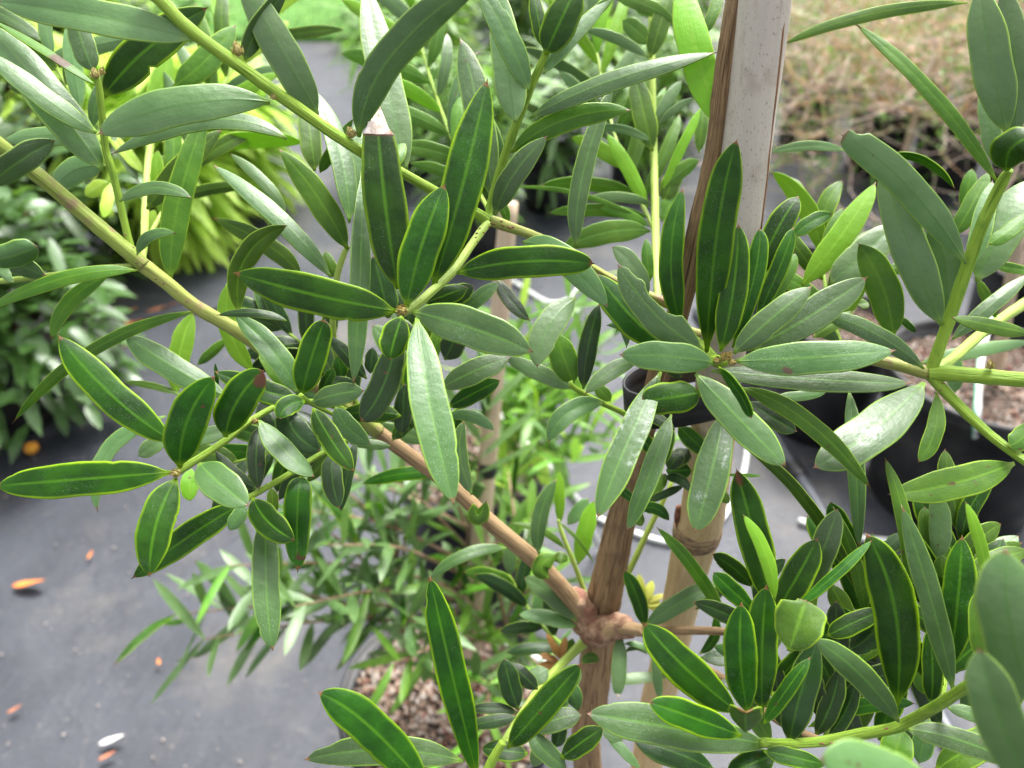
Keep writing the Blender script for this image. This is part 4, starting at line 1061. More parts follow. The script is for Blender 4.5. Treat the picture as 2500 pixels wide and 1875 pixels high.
# --- spray in the middle left
lf(S6, 'F', 322, 865, 455, 432, 180, .312, m=(380, 650), k='d', q=3.4, r=.6, dz=.0)
lf(S6, 'F', 300, 855, -60, 400, 145, .325, m=(165, 620), k='g', dz=.006, roll=10)
lf(S6, 'F', 295, 882, -170, 730, 140, .322, m=(90, 835), k='d', dz=.0)
lf(S6, 'F', 380, 908, 678, 838, 132, .308, m=(520, 862), k='g', roll=-15, dz=-.006)
lf(S6, 'F', 345, 900, 198, 1000, 118, .302, m=(245, 925), k='d', dz=-.008)
lf(S6, 'F', 388, 938, 622, 1300, 135, .305, m=(485, 1110), k='d', dz=-.012, roll=4)
lf(S6, 'F', 225, 930, 428, 1188, 180, .332, m=(285, 1080), k='k')
lf(S6, 'F', 110, 880, 300, 1110, 180, .338, m=(170, 1020), k='k')
lf(S6, 'F', 520, 930, 716, 1142, 125, .322, m=(590, 1050), k='g', roll=10)
lf(S6, 'F', 430, 855, 508, 708, 72, .316, k='d')
lf(S6, 'F', 232, 825, 92, 592, 105, .335, m=(155, 690), k='o')
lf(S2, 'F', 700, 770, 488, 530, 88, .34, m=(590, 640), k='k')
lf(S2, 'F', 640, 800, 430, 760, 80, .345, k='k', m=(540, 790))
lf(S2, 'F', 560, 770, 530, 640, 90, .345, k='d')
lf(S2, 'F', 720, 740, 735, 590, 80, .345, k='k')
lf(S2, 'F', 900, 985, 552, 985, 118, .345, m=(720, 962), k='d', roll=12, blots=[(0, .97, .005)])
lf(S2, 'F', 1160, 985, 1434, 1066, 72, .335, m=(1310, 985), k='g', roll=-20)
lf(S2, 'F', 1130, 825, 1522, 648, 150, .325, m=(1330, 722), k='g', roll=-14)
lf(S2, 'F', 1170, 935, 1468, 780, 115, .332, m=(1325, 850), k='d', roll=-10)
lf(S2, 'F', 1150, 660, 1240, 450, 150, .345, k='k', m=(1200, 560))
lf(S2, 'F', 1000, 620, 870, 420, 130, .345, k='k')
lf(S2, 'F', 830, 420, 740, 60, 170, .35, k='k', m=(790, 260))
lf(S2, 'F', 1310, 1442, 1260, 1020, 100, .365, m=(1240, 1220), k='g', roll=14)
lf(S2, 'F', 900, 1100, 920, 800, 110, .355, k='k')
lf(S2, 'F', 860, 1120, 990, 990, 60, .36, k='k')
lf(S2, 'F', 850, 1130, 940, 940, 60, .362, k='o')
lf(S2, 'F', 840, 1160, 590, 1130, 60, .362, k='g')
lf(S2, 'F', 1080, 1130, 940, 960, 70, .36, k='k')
lf(S2, 'F', 1320, 1490, 1390, 1480, 90, .36, k='o', m=(1345, 1560), curl=.6)
lf(BT, 'B', 590, 1445, 200, 868, 158, .334, m=(415, 1140), k='o', dz=-.004, roll=4, q=1.9)
lf(BT, 'B', 320, 1600, -180, 1265, 112, .352, m=(130, 1420), k='o', dz=.0)
lf(BT, 'B', 495, 1605, -180, 960, 112, .344, m=(190, 1260), k='g', dz=.008, roll=22)
lf(BT, 'B', 230, 1230, -90, 890, 72, .36, m=(110, 1060), k='u')
lf(BT, 'F', 520, 190, 460, 30, 70, .36, k='o')
# --- centre whorl
lf(R1, 'F', 882, 250, 752, -840, 250, .303, m=(806, -250), k='d', dz=.002, roll=-4, q=2.6, r=.8, dead=.155, tc='F')['label'] = 'dark leaf with a papery white dead tip'
lf(R1, 'F', 1085, 235, 1396, -947, 248, .304, m=(1252, -340), k='d', dz=.002, roll=4, q=2.4, vm=.52, r=.8)
lf(R1, 'F', 932, 355, 1148, -345, 232, .292, m=(1016, 5), k='d', dz=.002, roll=2, vm=.5)
lf(R1, 'F', 1220, 158, 2005, 102, 190, .306, m=(1600, 92), k='d', dz=-.006, roll=-10, q=3.2, r=.6)
lf(R1, 'F', 872, 378, -55, 160, 232, .293, m=(430, 292), k='d', dz=-.004, roll=6, vm=.5)
lf(R1, 'F', 968, 385, 1652, 610, 232, .290, m=(1290, 470), k='g', dz=-.012, roll=-4, vm=.5)
lf(R1, 'F', 990, 415, 1202, 1482, 226, .289, m=(1062, 900), k='g', dz=-.03, roll=-2, vm=.55, q=2.6, bites=[(-1, .78, .015, .1)])
lf(R1, 'F', 905, 408, 834, 655, 172, .284, m=(862, 535), k='d', dz=-.004, roll=0)
lf(R1, 'F', 880, 500, 670, 1008, 175, .305, m=(800, 800), k='k', dz=-.006, roll=10, q=3.4, r=.6)
lf(R1, 'F', 672, -430, 625, 785, 118, .322, m=(662, 180), k='g', dz=-.02, roll=-14, vm=.5)
lf(R1, 'F', 1040, 330, 1280, 240, 120, .325, k='d')
lf(R1, 'F', 1100, 360, 1315, 230, 130, .328, k='d')
lf(R1, 'F', 1200, 420, 1460, 210, 90, .335, k='g')
# --- twig rising in the top middle
lf(S1b, 'B', 1430, 1160, 1245, 232, 172, .335, m=(1345, 640), k='g', dz=.008, roll=8)
lf(S1b, 'B', 1562, 708, 1460, -80, 190, .312, m=(1515, 380), k='u', dz=.008)
lf(S1b, 'B', 1640, 532, 1360, -60, 145, .312, m=(1520, 230), k='g', dz=-.006, roll=25, bites=[(1, .78, .03, .2)])
lf(S1b, 'C', 312, 315, 500, -90, 205, .310, m=(400, 120), k='d', dz=-.002, roll=-10)
lf(S1b, 'C', 303, 275, 240, -70, 92, .312, m=(270, 110), k='d')
lf(S1b, 'C', 300, 425, 690, -10, 85, .313, m=(460, 220), k='g', roll=-25)
lf(S1b, 'C', 470, 175, 720, -30, 62, .318, k='o')
lf(S1b, 'C', 222, 682, 1286, 304, 118, .317, m=(680, 470), k='g', roll=-26, dz=-.014)
lf(S1b, 'C', 112, 885, 797, 636, 138, .324, m=(420, 695), k='o', roll=-8, dz=-.01)
lf(S1b, 'C', 20, 1243, 316, 793, 142, .322, m=(125, 1015), k='g', dz=-.008)
lf(S1c, 'C', 490, 1432, 705, 500, 118, .338, m=(530, 1000), k='g', dz=.006, roll=8)
lf(S1b, 'C', 100, 1290, 40, 1120, 60, .34, k='o')
lf(S1b, 'C', 80, 1000, -100, 560, 120, .345, k='g')
# --- shoot between the middle twig and the stake
for a_, k_ in (((930, 875, 828, 435, 135), 'o'), ((905, 1205, 670, 775, 85), 'l'), ((985, 1110, 1225, 615, 60), 'l'), ((912, 255, 760, 120, 105), 'm'), ((918, 335, 1035, -40, 118), 'o'), ((905, 330, 545, 175, 62), 'u'),
               ((1000, 1160, 1085, 965, 115), 'o'), ((1065, 135, 720, -15, 85), 'm'), ((1200, 885, 1235, 575, 75), 'o'), ((920, 1338, 418, 1432, 135), 'm'), ((925, 1300, 118, 1083, 28), 'o'), ((912, 1310, 630, 1205, 62), 'm'),
               ((930, 1180, 540, 1160, 60), 'u'), ((965, 720, 1170, 570, 45), 'q'), ((950, 700, 1100, 470, 70), 'q'), ((930, 820, 620, 735, 50), 'q'), ((985, 1280, 1080, 1090, 90), 'm'), ((935, 1300, 1000, 1120, 60), 'u'), ((990, 1090, 1200, 930, 90), 'm'), ((905, 100, 800, -60, 80), 'm')):
    lf(CM, 'C', *a_, .415, k=k_, m=((a_[0] + a_[2]) / 2, (a_[1] + a_[3]) / 2 - abs(a_[0] - a_[2]) * .08), roll=8)
lf(CM, 'C', 1330, 752, 1105, -110, 195, .305, m=(1178, 280), k='l', dz=.01, roll=6)
lf(CM, 'C', 1240, 190, 1330, -60, 70, .33, k='o')
lf(CM, 'C', 1420, 80, 1360, -60, 60, .34, k='d')
for a_, k_ in (((845, 1380, 895, 1215, 75), 'b'), ((620, 1050, 490, 1130, 90), 'b'), ((640, 1060, 600, 1260, 70), 'b'), ((830, 1000, 620, 760, 70), 'b'), ((850, 900, 980, 300, 150), 'l'), ((860, 1080, 960, 900, 90), 'm'), ((560, 610, 410, 410, 60), 'l'), ((800, 1050, 640, 760, 60), 'q'), ((560, 720, 470, 640, 110), 'b')):
    lf(S2f, 'A', *a_, .44, k=k_, roll=10)
# --- big whorl at the stake
lf(Q, 'G', 1245, 622, 1418, -605, 212, .306, m=(1306, -85), k='d', dz=-.024, roll=2, vm=.5, q=2.5, blots=[(.8, .985, .003)])
lf(Q, 'G', 1095, 470, 1106, -325, 145, .322, m=(1038, 80), k='d', dz=.002, roll=-4)
lf(Q, 'G', 1325, 612, 1430, -118, 168, .298, m=(1400, 250), k='d', dz=.0, roll=2)
lf(Q, 'G', 1395, 590, 1552, -98, 120, .303, m=(1520, 180), k='d', dz=.0, roll=4, vm=.55)
lf(Q, 'H', 90, 215, 352, -283, 160, .314, m=(230, -90), k='d', dz=.0, roll=-8)
lf(Q, 'H', 105, 430, 322, -100, 104, .309, m=(252, 110), k='d', dz=.0, roll=15)
lf(Q, 'H', 180, 355, 335, 45, 80, .318, m=(288, 170), k='o')
lf(Q, 'H', -22, 622, 424, 240, 165, .295, m=(195, 425), k='g', dz=-.002, roll=-8)
lf(Q, 'H', 78, 602, 742, 188, 195, .312, m=(430, 402), k='g', dz=.0, roll=-12)
lf(Q, 'H', -10, 668, 902, 606, 198, .290, m=(450, 645), k='g', dz=-.008, roll=-12, blots=[(.62, .31, .0028), (.8, .34, .002)])['label'] = 'grey green leaf with a purple spot'
lf(Q, 'H', -150, 722, 995, 796, 135, .297, m=(430, 772), k='g', dz=-.008, roll=-28)
lf(Q, 'G', 1292, 678, 748, 630, 182, .289, m=(1030, 642), k='g', dz=-.002, roll=6)
lf(Q, 'G', 1225, 615, 735, 115, 205, .301, m=(958, 405), k='g', dz=.0, roll=6, bites=[(1, .46, .09, .45), (1, .66, .12, .55), (1, .86, .06, .3)])['label'] = 'leaf with a chewed ragged upper edge'
lf(Q, 'G', 990, 575, 610, 165, 195, .316, m=(795, 395), k='d', dz=.004)
lf(Q, 'G', 1212, 850, 872, 900, 190, .288, m=(1050, 876), k='d', dz=-.004, roll=8, q=4.5, r=.5, curl=.3, vm=.35)
lf(Q, 'G', 1312, 702, 1500, 992, 62, .278, m=(1430, 845), k='d', roll=38, fold=.3, q=4, r=.5)
lf(Q, 'G', 980, 730, 614, 1568, 182, .292, m=(790, 1130), k='g', dz=-.026, roll=10, vm=.55, q=2.5, blots=[(-.8, v_ * .07 + .2, .003, -1) for v_ in range(7)] + [(.85, v_ * .06 + .3, .0022, -1) for v_ in range(6)])
lf(Q, 'G', 1040, 975, 788, 1642, 122, .302, m=(925, 1290), k='g', dz=-.016, roll=18, vm=.5)
lf(Q, 'G', 1345, 955, 1180, 1650, 205, .302, m=(1270, 1320), k='g', dz=-.02, roll=6, vm=.5, blots=[(-.55, v_ * .06 + .1, .003, -1) for v_ in range(6)] + [(.3, .7, .004, -1)])
lf(Q, 'G', 1180, 740, 1697, 1268, 200, .289, m=(1440, 1010), k='g', dz=-.018, roll=-10, vm=.5)
lf(Q, 'H', 15, 820, 762, 1392, 112, .300, m=(400, 1015), k='o', dz=-.012, roll=-10, blots=[(.2, .45, .0015), (-.2, .6, .0013), (.5, .7, .0012)])
lf(Q, 'H', 60, 900, 342, 1072, 115, .318, m=(210, 1000), k='k')
lf(Q, 'H', 200, 880, 512, 848, 60, .305, k='g', m=(360, 868))
lf(Q, 'L', 770, 790, 20, -215, 72, .335, m=(430, 160), k='o', roll=-12, dz=-.01)
lf(Q, 'G', 900, 960, 1060, 1060, 70, .31, k='k')
lf(Q, 'G', 1100, 760, 1010, 660, 90, .32, k='k')
# --- fork on the right
lf(S5u, 'D', 1512, 1065, 704, 152, 84, .302, m=(1130, 545), k='o', dz=.01, roll=24)
lf(S5u, 'D', 1562, 772, 1400, -80, 215, .300, m=(1470, 350), k='u', dz=-.004, roll=4)
lf(S5u, 'D', 1605, 805, 1530, -80, 160, .314, m=(1608, 350), k='u', dz=.0)
lf(S5u, 'D', 1500, 960, 1425, 480, 110, .326, k='u')
lf(S5u, 'D', 1560, 992, 1720, 790, 235, .288, m=(1585, 860), k='d', q=4, r=.5, curl=.3, dz=-.01)
lf(S5u, 'D', 1325, 1525, 612, 785, 178, .313, m=(985, 1075), k='u', dz=-.008, roll=8, q=5, r=.4, bites=[(1, .93, .05, .35)])['label'] = 'pale leaf with a bitten off end'
lf(S5u, 'H', 1185, 462, 840, -470, 205, .326, m=(1000, 20), k='u', dz=.0)
lf(S5u, 'H', 1192, 442, 1110, -150, 178, .336, m=(1210, 140), k='u', dz=.0)
lf(S5u, 'D', 372, 1655, 796, 1062, 150, .372, m=(600, 1365), k='l', dz=.0, q=2.6)
lf(S5, 'H', 540, 222, 920, -130, 190, .36, m=(720, 60), k='u')
lf(S5u, 'D', 620, 872, 195, 882, 55, .35, m=(420, 842), k='u', roll=20)
lf(S5u, 'D', 880, 898, 1250, 1084, 48, .35, m=(1085, 935), k='d', roll=30)
lf(S5u, 'D', 1335, 15, 283, 247, 72, .32, m=(760, 85), k='o', dz=.01, roll=20)
lf(S5, 'D', 320, 1372, 547, 1238, 92, .335, k='d', m=(430, 1285))
lf(S5u, 'D', 1260, 1358, 1452, 998, 112, .37, m=(1350, 1200), k='o')
lf(S5u, 'D', 1310, 1205, 1358, 978, 82, .39, k='o')
lf(S5u, 'D', 1385, 1630, 1690, 1040, 235, .318, m=(1540, 1300), k='u')
lf(S5u, 'D', 1355, 1570, 1475, 1050, 118, .32, k='u')
lf(S5u, 'D', 1460, 1412, 1700, 1225, 88, .297, m=(1570, 1335), k='o', roll=-20)
lf(S5u, 'D', 1480, 1532, 1710, 1572, 60, .35, k='o')
lf(S5, 'D', 880, 1550, 1010, 1555, 70, .36, k='o')
lf(S5, 'H', 1082, 790, 450, 1280, 252, .318, m=(790, 1062), k='g', dz=-.026, roll=14, vm=.5, blots=[(.55, .58, .006, -1), (.1, .5, .007, -1), (-.1, .62, .004, -1)])['label'] = 'broad pale leaf with chalky white marks'
lf(S5, 'H', 1082, 712, 486, 394, 112, .330, m=(790, 505), k='g', roll=14)
lf(S5, 'H', 900, 532, 704, -8, 190, .342, m=(842, 240), k='o', dz=.0, q=2.6)
lf(S5d, 'H', 1150, 848, 1052, 1248, 102, .333, m=(1145, 1060), k='o', vm=.6)
lf(S5d, 'H', 1605, 1258, 884, 1438, 195, .316, m=(1250, 1375), k='o', dz=-.008, roll=6, q=2., blots=[(.3, .3, .002), (-.3, .35, .002), (0, .5, .0015), (.4, .2, .002), (-.4, .7, .0015)])
lf(S5u, 'H', 1700, 512, 1248, 415, 88, .300, k='o', roll=20)
lf(S5u, 'H', 1242, 542, 1690, 165, 92, .335, m=(1460, 350), k='g', roll=-15)
lf(S5b, 'H', 1060, 682, 1700, 555, 82, .40, m=(1350, 612), k='u')
lf(S5b, 'H', 1500, 422, 1393, 195, 60, .37, k='o')
lf(S5, 'H', 645, 830, 702, 1738, 98, .352, m=(685, 1250), k='g', roll=14)
lf(S5, 'H', 930, 405, 1035, 500, 42, .36, k='d')
lf(S5d, 'H', 1570, 1160, 1720, 1010, 130, .312, k='o', m=(1650, 1110))
lf(S5b, 'H', 1260, 850, 1260, 620, 90, .42, k='u')
lf(S5, 'H', 700, 340, 760, 330, 60, .38, k='o')
lf(S5, 'H', 440, 530, 660, 380, 70, .35, k='o')
# --- small spray left of the trunk
lf(GS, 'G', 472, 800, 372, 505, 168, .338, m=(420, 655), k='o', dz=.0)
lf(GS, 'G', 532, 830, 622, 340, 112, .336, m=(560, 580), k='k', dz=.0)
lf(GS, 'G', 850, 660, 548, 848, 98, .312, m=(690, 725), k='g', roll=14)
lf(GS, 'G', 655, 905, 332, 1132, 122, .330, m=(445, 965), k='g', roll=10)
lf(GS, 'G', 475, 828, 85, 650, 98, .342, m=(280, 735), k='u', roll=14)
lf(GS, 'G', 690, 900, 600, 800, 80, .345, k='o')
lf(S1c, 'G', 490, 300, 265, 695, 172, .320, m=(325, 475), k='u', dz=-.012, roll=8)
lf(S1c, 'C', 180, 1400, 668, 1775, 165, .328, m=(420, 1500), k='u', roll=-6)
lf(S1c, 'G', 40, 195, 217, 428, 88, .345, m=(105, 310), k='k')
lf(S1c, 'C', 905, 1720, 700, 1430, 110, .325, k='u', m=(820, 1540))
lf(S1c, 'G', 780, 590, 670, 460, 50, .33, k='g', m=(760, 480))
lf(S1c, 'C', 910, 1640, 895, 1380, 70, .345, k='o')
# --- little shoots on the trunk by the tie
lf(KM, 'G', 862, 1530, 1026, 1587, 75, .372, k='d', m=(950, 1520))
lf(KM, 'G', 890, 1460, 1010, 1320, 90, .376, k='o')
lf(KM, 'G', 1000, 1345, 1160, 1425, 60, .372, k='k', m=(1090, 1350))
lf(KM, 'G', 1080, 1045, 1250, 1205, 110, .362, k='d')
lf(KM, 'G', 1100, 1190, 1020, 1290, 90, .37, k='k')
lf(KM, 'G', 1010, 1270, 1150, 1180, 110, .375, k='k')
lf(KM, 'G', 1160, 1300, 1010, 1300, 100, .374, k='d')
lf(KM, 'G', 900, 1480, 1110, 1390, 50, .374, k='k')
lf(KM, 'G', 830, 1530, 870, 1620, 70, .374, k='o')
lf(KM, 'G', 1310, 1400, 1375, 1490, 60, .37, k='o')
lf(KM, 'G', 720, 1385, 830, 1480, 55, .372, k='d')
lf(KM, 'G', 1360, 1325, 1560, 1330, 22, .36, k='o')
lf(KM, 'G', 1040, 1030, 980, 1270, 90, .365, k='d')
lf(KM, 'G', 850, 1080, 940, 1200, 90, .366, k='d')
# --- shoots about the knot
lf(S2, 'K', 275, 425, 372, -5, 98, .402, m=(282, 200), k='g', roll=12)
lf(S2, 'K', 330, 562, 372, 425, 120, .402, m=(290, 490), k='o', curl=.5)
lf(S2, 'K', 360, 460, 440, 460, 70, .405, k='o', m=(400, 440))
lf(S2, 'J', 1510, 385, 1065, 562, 75, .42, m=(1270, 425), k='g', roll=20)
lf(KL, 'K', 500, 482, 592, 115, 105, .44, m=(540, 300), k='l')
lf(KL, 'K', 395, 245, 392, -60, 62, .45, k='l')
lf(KL, 'K', 425, 392, 118, 242, 42, .44, m=(300, 290), k='o')
lf(KL, 'K', 440, 250, 560, 100, 80, .45, k='u')
lf(KL, 'K', 590, 470, 390, 235, 22, .43, k='o', m=(500, 340))
lf(S2, 'K', 495, 812, 192, 560, 112, .43, m=(330, 645), k='u')
lf(S2, 'K', 492, 842, 162, 772, 88, .43, m=(320, 785), k='u')
lf(S4, 'K', 882, 842, 768, 520, 96, .40, m=(845, 670), k='d', roll=-8)
lf(S4, 'K', 885, 842, 1300, 595, 112, .40, m=(1100, 695), k='g', roll=-10)
lf(S4, 'K', 1180, 740, 1370, 548, 62, .405, k='k', m=(1300, 650))
lf(S4, 'K', 1372, 838, 965, 273, 78, .375, m=(1190, 530), k='o', roll=18, dz=-.01)
lf(S4, 'K', 742, 875, 730, 1252, 90, .425, m=(738, 1080), k='u', dead=.08)
lf(S4, 'K', 940, 1000, 975, 1262, 58, .42, k='u')
lf(S4, 'K', 770, 940, 945, 1005, 36, .425, k='u', m=(860, 950))
lf(S4, 'K', 770, 990, 900, 1000, 30, .425, k='g', m=(840, 960))
lf(S4, 'K', 690, 1152, 1042, 1118, 62, .47, k='u')
lf(S4, 'K', 1200, 1000, 1290, 770, 62, .40, m=(1290, 900), k='d')
lf(S4, 'K', 1210, 1020, 1560, 1020, 95, .385, k='k')
lf(KS, 'K', 525, 1055, 622, 1040, 60, .43, k='o', m=(570, 1020))
lf(KS, 'K', 440, 1000, 470, 910, 50, .45, k='o')
for a_ in ((890, 700, 850, 535, 45, 'y'), (890, 700, 930, 575, 55, 'y'), (890, 700, 1000, 655, 36, 'y'), (890, 710, 980, 700, 40, 'y'), (885, 720, 985, 745, 26, 'y')):
    lf(KM, 'K', *a_[:5], .47, k='y')
# --- lower right spray
lf(S8, 'K', 1432, 1345, 888, 826, 225, .292, m=(1125, 1085), k='d', dz=-.002, vm=.5)
lf(S8, 'K', 1482, 1345, 1446, 712, 195, .279, m=(1440, 1035), k='d', dz=.0, vm=.52)
lf(S8, 'K', 1565, 1340, 1590, 612, 188, .289, m=(1565, 960), k='d', dz=.002, q=3., vm=.5)
lf(S8, 'K', 1450, 1475, 915, 1278, 175, .279, m=(1165, 1368), k='d', dz=-.004, roll=4, vm=.5, blots=[(0, .985, .003)])
lf(S8, 'K', 1620, 1530, 562, 1345, 222, .290, m=(1040, 1425), k='g', dz=-.008, roll=12, vm=.5)
lf(S8, 'K', 1470, 1455, 1470, 1340, 195, .266, k='o', q=4, r=.4, curl=.6, dz=-.012)
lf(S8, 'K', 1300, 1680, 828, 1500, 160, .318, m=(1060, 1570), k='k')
lf(S8, 'K', 1612, 722, 1420, -60, 195, .303, m=(1520, 320), k='d', dz=.006, vm=.5, blots=[(0, .95, .007)])
lf(S8, 'K', 1640, 690, 1460, 198, 84, .286, m=(1585, 420), k='l', roll=15)
lf(S8, 'L', 920, 1305, 752, 312, 250, .290, m=(915, 760), k='d', dz=.0, roll=4, vm=.5, q=2.8)
lf(S8, 'L', 1252, 1215, 956, 155, 135, .281, m=(1122, 690), k='g', dz=-.002, roll=14, vm=.45)
lf(S8, 'L', 1225, 1080, 1300, 325, 182, .287, m=(1275, 700), k='d', dz=.004, vm=.5)
lf(S8, 'L', 1122, 1292, 1112, 850, 118, .290, m=(1130, 1080), k='d')
lf(S8, 'L', 1000, 640, 860, -125 + 175 * 0, 92, .302, m=(975, 260), k='o', roll=10)
lf(S8, 'L', 1150, 460, 1145, 55, 122, .325, m=(1175, 260), k='u')
lf(S8, 'L', 1190, 560, 1180, 430, 90, .315, k='o')
lf(S8, 'L', 1470, 670, 1324, 125, 68, .272, m=(1410, 370), k='l', roll=15)
lf(S8, 'L', 1730, 1320, 1555, 405, 330, .205, m=(1580, 820), k='u', dz=-.006, vm=.5, q=3)
lf(S8, 'L', 1740, 1860, 1402, 975, 270, .192, m=(1530, 1400), k='u', dz=-.006, vm=.5)
lf(S8, 'L', 1260, 1930, 488, 1612, 300, .182, m=(850, 1700), k='u', dz=-.008, roll=6, vm=.5)
lf(S8, 'L', 935, 1395, 452, 918, 155, .285, m=(715, 1125), k='g', dz=-.01, roll=-4)
lf(S8, 'L', 300, 985, 395, 690, 285, .272, m=(350, 830), k='o', q=3.6, r=.55, vm=.6, curl=.16, fold=.12, bites=[(-1, .93, .06, .5)])
lf(S8, 'L', 232, 745, 462, 335, 178, .299, m=(345, 555), k='d', dz=.0)
lf(S8, 'L', 395, 660, 580, 165, 155, .311, m=(500, 390), k='g', dz=.0)
lf(S8, 'L', 325, 745, 775, 345, 64, .286, m=(565, 540), k='d', roll=-26)
lf(S8, 'L', 520, 895, 840, 745, 125, .31, m=(660, 825), k='d')
lf(S8, 'L', 300, 1515, 462, 925, 185, .297, m=(365, 1230), k='k')
lf(S8, 'L', 150, 1405, 418, 1022, 92, .281, m=(280, 1215), k='d')
lf(S8, 'L', 450, 1475, 590, 1085, 125, .312, m=(545, 1280), k='k')
lf(S8, 'L', 520, 1485, 690, 1145, 105, .317, m=(625, 1330), k='k')
lf(S8, 'L', 985, 1435, 1660, 1650, 140, .272, m=(1290, 1500), k='g', roll=-10)
lf(S8, 'L', 150, 1560, 505, 1640, 108, .284, m=(330, 1598), k='d')
lf(S8, 'L', 955, 1435, 900, 1700, 180, .300, k='o', m=(920, 1560))
lf(S8, 'L', 1490, 1160, 1415, 610, 155, .262, m=(1425, 880), k='o')
lf(S8, 'L', 1340, 580, 1680, 400, 135, .305, k='o', m=(1480, 470))
lf(S8, 'L', 1360, 490, 1625, 318, 115, .33, k='g')
lf(S8, 'L', 1260, 1110, 1400, 690, 170, .318, m=(1340, 900), k='k')
lf(S8, 'L', 1215, 1310, 1510, 1415, 82, .282, k='g', m=(1370, 1350))
lf(S8, 'L', 1110, 1370, 1050, 1630, 125, .318, k='g')
lf(S8, 'L', 1140, 1680, 1640, 1430, 180, .296, k='o', m=(1380, 1530))
lf(S8, 'L', 220, 1580, -60, 1690, 150, .29, k='d')
lf(S8, 'L', 130, 1650, 60, 1760, 140, .30, k='d')
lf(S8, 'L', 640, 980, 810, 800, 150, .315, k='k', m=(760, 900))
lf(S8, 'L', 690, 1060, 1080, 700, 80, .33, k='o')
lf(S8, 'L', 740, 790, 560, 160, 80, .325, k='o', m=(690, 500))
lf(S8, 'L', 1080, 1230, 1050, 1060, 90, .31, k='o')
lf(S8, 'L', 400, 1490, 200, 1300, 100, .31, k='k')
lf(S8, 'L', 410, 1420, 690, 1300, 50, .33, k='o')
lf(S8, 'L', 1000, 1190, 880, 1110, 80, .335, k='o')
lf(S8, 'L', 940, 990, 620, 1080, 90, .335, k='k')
for i_, a_ in enumerate(((700, 1560, 560, 1180, 110), (820, 1500, 980, 1180, 120), (640, 1500, 800, 1120, 100), (1180, 1420, 1040, 1020, 130), (1300, 1350, 1420, 980, 130), (200, 1520, 60, 1160, 120), (240, 1300, 130, 900, 120), (560, 1380, 420, 1060, 110),
        (1040, 1120, 900, 700, 120), (900, 700, 1010, 420, 100), (1330, 1000, 1260, 560, 130), (760, 1180, 880, 860, 110), (1450, 1420, 1620, 1120, 140), (640, 1100, 470, 760, 100), (330, 900, 420, 560, 110), (1080, 1600, 860, 1340, 120), (700, 640, 780, 300, 70), (1180, 900, 1100, 480, 100))):
    lf(S8, 'L', *a_, .325 + .006 * (i_ % 4), k='kdokgo'[i_ % 6], m=((a_[0] + a_[2]) / 2 + 25 * (-1) ** i_, (a_[1] + a_[3]) / 2))
# --- bottom middle spray
lf(JS, 'J', 1345, 1740, 1068, 562, 185, .305, m=(1185, 1080), k='d', dz=-.004, roll=4, vm=.5, q=2.4, bites=[(-1, .86, .025, .2)])
lf(JS, 'J', 1080, 1830, 428, 1226, 225, .285, m=(740, 1440), k='d', dz=-.004, roll=-2, vm=.5)
lf(JS, 'J', 1260, 1620, 352, 1608, 170, .325, m=(800, 1555), k='g', roll=4, bites=[(1, .86, .06, .25)])
lf(JS, 'K', 90, 1545, 513, 1062, 165, .306, m=(290, 1315), k='d', dz=-.006, q=3.)
lf(JS, 'K', 210, 1575, -55, 1545, 112, .33, k='d')
lf(JS, 'K', 152, 1322, 76, 1028, 132, .335, m=(105, 1170), k='k')
lf(JS, 'K', 268, 1205, 108, 1052, 98, .342, k='k')
lf(JS, 'K', 235, 1440, 517, 1350, 125, .335, m=(375, 1378), k='g')
lf(JS, 'K', 250, 1460, 500, 1330, 130, .35, m=(420, 1230), k='g')
lf(JS, 'K', 400, 1602, 642, 1428, 132, .33, m=(520, 1512), k='d')
lf(JS, 'K', 222, 1450, 432, 1655, 118, .335, m=(310, 1560), k='g')
lf(JS, 'K', 300, 1490, 240, 1650, 90, .345, k='u')
lf(JS, 'K', 370, 1540, 410, 1400, 90, .35, k='k')
lf(JS, 'J', 1570, 1340, 1280, 1325, 66, .336, m=(1430, 1312), k='k', roll=15)
lf(JS, 'J', 1565, 1362, 1300, 1410, 78, .333, m=(1430, 1388), k='k')
lf(JS, 'K', 640, 1430, 760, 1500, 70, .37, k='u')
lf(JS, 'K', 660, 1450, 860, 1660, 60, .37, k='u')
lf(JS, 'K', 330, 1090, 200, 1150, 110, .36, k='u')
lf(JS, 'K', 380, 1260, 500, 1060, 130, .36, k='u')
# shoots with small rusty young leaves under the knot
for i_, (x, y, x2, y2, w_) in enumerate(((400, 1020, 350, 930, 50), (400, 1030, 430, 900, 45), (390, 1040, 280, 1000, 40), (400, 1040, 250, 1090, 55), (400, 1030, 320, 880, 36))):
    lf(KS, 'K', x, y, x2, y2, w_, .44, k='r')

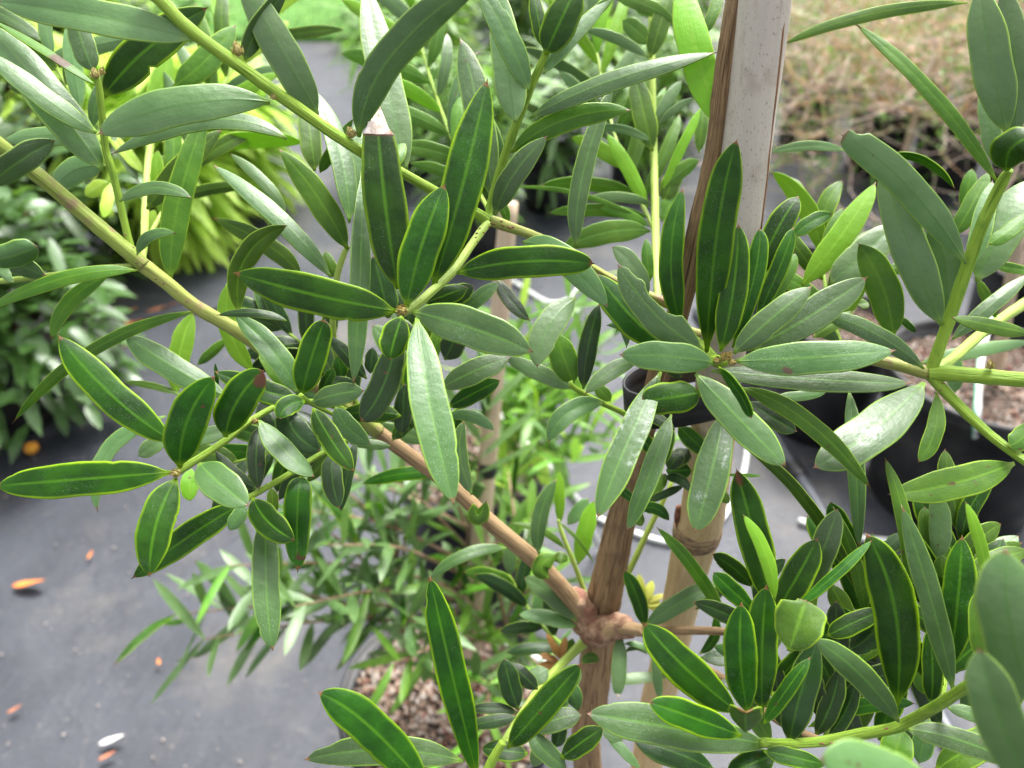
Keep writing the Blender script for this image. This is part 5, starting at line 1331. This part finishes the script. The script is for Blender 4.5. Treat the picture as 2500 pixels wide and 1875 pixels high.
# side twigs deeper inside the crown
def spray(pts, n, kinds, Lp, wp, seed, mat='green', wt=11):
    b_ = br('branch', [(x, y, z, wt * (1 - .5 * i / len(pts))) for i, (x, y, z) in enumerate(pts)], mat, 10)
    rg = random.Random(seed); q = catmull([Vector(p) for p in pts], 12)
    for i in range(n):
        t = .12 + .86 * i / (n - 1); j = min(int(t * (len(q) - 1)), len(q) - 2); p = q[j]; T = q[j + 1] - p
        a = math.atan2(T.y, T.x) + (1 if i % 2 else -1) * rg.uniform(.35, 1.1) * (1.1 - .5 * t)
        L = Lp * rg.uniform(.65, 1.1); x2, y2 = p.x + math.cos(a) * L, p.y + math.sin(a) * L + L * .12
        mx, my = (p.x + x2) / 2 - math.sin(a) * L * rg.uniform(-.1, .1), (p.y + y2) / 2 - L * .05
        lf(b_, 'A', p.x / K_, p.y / K_, x2 / K_, y2 / K_, wp * rg.uniform(.75, 1.15) / K_, p.z, m=(mx / K_, my / K_), k=rg.choice(kinds), roll=rg.uniform(-25, 30))
spray([(905, 1045, .374), (780, 880, .385), (650, 770, .392)], 13, 'kdgk', 190, 46, 1)
spray([(1106, 1188, .396), (1010, 980, .402), (1000, 800, .41)], 13, 'kdgo', 190, 46, 2)
spray([(880, 1055, .376), (720, 1090, .37), (570, 1130, .362)], 10, 'kdo', 160, 42, 3)
spray([(352, 600, .40), (470, 380, .44), (560, 180, .47), (640, 40, .49)], 17, 'lbou', 260, 38, 4, 'pgreen')
spray([(257, 359, .33), (185, 250, .37), (100, 90, .40)], 9, 'uogo', 240, 42, 5)
spray([(1600, 570, .41), (1500, 330, .46), (1440, 40, .5)], 16, 'muol', 240, 36, 6, 'pgreen')
spray([(1196, 520, .36), (1100, 330, .42), (1030, 120, .47), (1000, -40, .5)], 17, 'mogl', 250, 38, 7)
spray([(2010, 1812, .312), (2080, 1600, .338), (2110, 1350, .352)], 15, 'kdod', 230, 52, 8)
spray([(2300, 1715, .292), (2330, 1500, .322), (2350, 1290, .34)], 15, 'dokd', 230, 52, 9)
spray([(1900, 1760, .332), (1865, 1580, .347), (1835, 1420, .357)], 9, 'kdgk', 190, 48, 10)
spray([(2060, 868, .362), (2015, 700, .385), (2000, 550, .41)], 9, 'oulo', 240, 44, 11)
spray([(1395, 1598, .452), (1300, 1500, .47), (1240, 1400, .48)], 8, 'kuo', 150, 36, 12)
# buds and leaf scars
bud(R1, ORG, P(983, 758, .289), .0021, AX * -.4 - AF)
bud(Q, ORG, P(1768, 873, .288), .0017, AU * .5 - AF)
bud(Q, ORG, P(1752, 880, .289), .0014, -AX - AF)
bud(Q, ORG, P(1786, 885, .289), .0013, AX - AF)
bud(Q, ORG, P(1778, 868, .289), .0013, AX * .5 + AU - AF)
bud(S3, ORG, P(430, 1155, .291), .0016, -AX - AF)
bud(S1, ORG, P(580, 123, .282), .0021, AU + AX * -.3)
bud(S1, ORG, P(858, 326, .303), .0018, AU + AX * -.5)
bud(S1, ORG, P(668, 236, .289), .0012, AU)
bud(S2b, ORG, P(233, 182, .308), .0018, AU - AX * .3)
bud(S2b, ORG, P(248, 175, .312), .0013, AU + AX * .3)
bud(S3, ORG, P(622, 1028, .308), .0013, AX)
bud(S5r, ORG, P(2418, 893, .32), .0016, AU, 'bud')
rs = random.Random(3)
def scars(par, pts, n, size):
    verts, faces = [], []
    q = catmull([Vector(p) for p in pts], 8)
    for _ in range(n):
        p = q[rs.randrange(len(q))]; V = (CAM - P(p.x, p.y, p.z)).normalized()
        pp = P(p.x + rs.uniform(-.42, .42) * 20, p.y + rs.uniform(-6, 6), p.z) + V * .0018
        e1 = (AX + AU * rs.uniform(-.6, .6)).normalized(); e2 = V.cross(e1)
        i = len(verts)
        for a in range(6):
            t_ = a * math.pi / 3; verts.append(pp + e1 * math.cos(t_) * size + e2 * math.sin(t_) * size * .45)
        verts.append(pp + V * size * .6)
        for a in range(6): faces.append((i + a, i + (a + 1) % 6, i + 6))
    if verts: link('leaf_scars', mesh('leaf_scars', [v - ORG for v in verts], faces, [M['deadbrown']]), par)
scars(S5u, [(2275, 905, .334), (2285, 870, .332), (2300, 830, .33)], 5, .0006)
scars(S5d, [(2280, 925, .333), (2310, 958, .332), (2345, 990, .33)], 6, .0008)
scars(S5, [(2240, 905, .336), (2262, 910, .335), (2275, 915, .334)], 7, .0008)
scars(R1, [(1190, 545, .332), (1170, 575, .328), (1140, 615, .322)], 8, .0007)
scars(S1c, [(1195, 540, .333), (1220, 546, .335), (1260, 560, .338)], 7, .0008)
scars(S2b, [(325, 640, .326), (318, 610, .326), (310, 570, .325)], 8, .0008)
scars(S2d, [(340, 645, .327), (400, 690, .331), (480, 750, .337)], 6, .0006)
scars(S8, [(1994, 1812, .301), (2050, 1805, .30), (2240, 1750, .283)], 7, .0008)
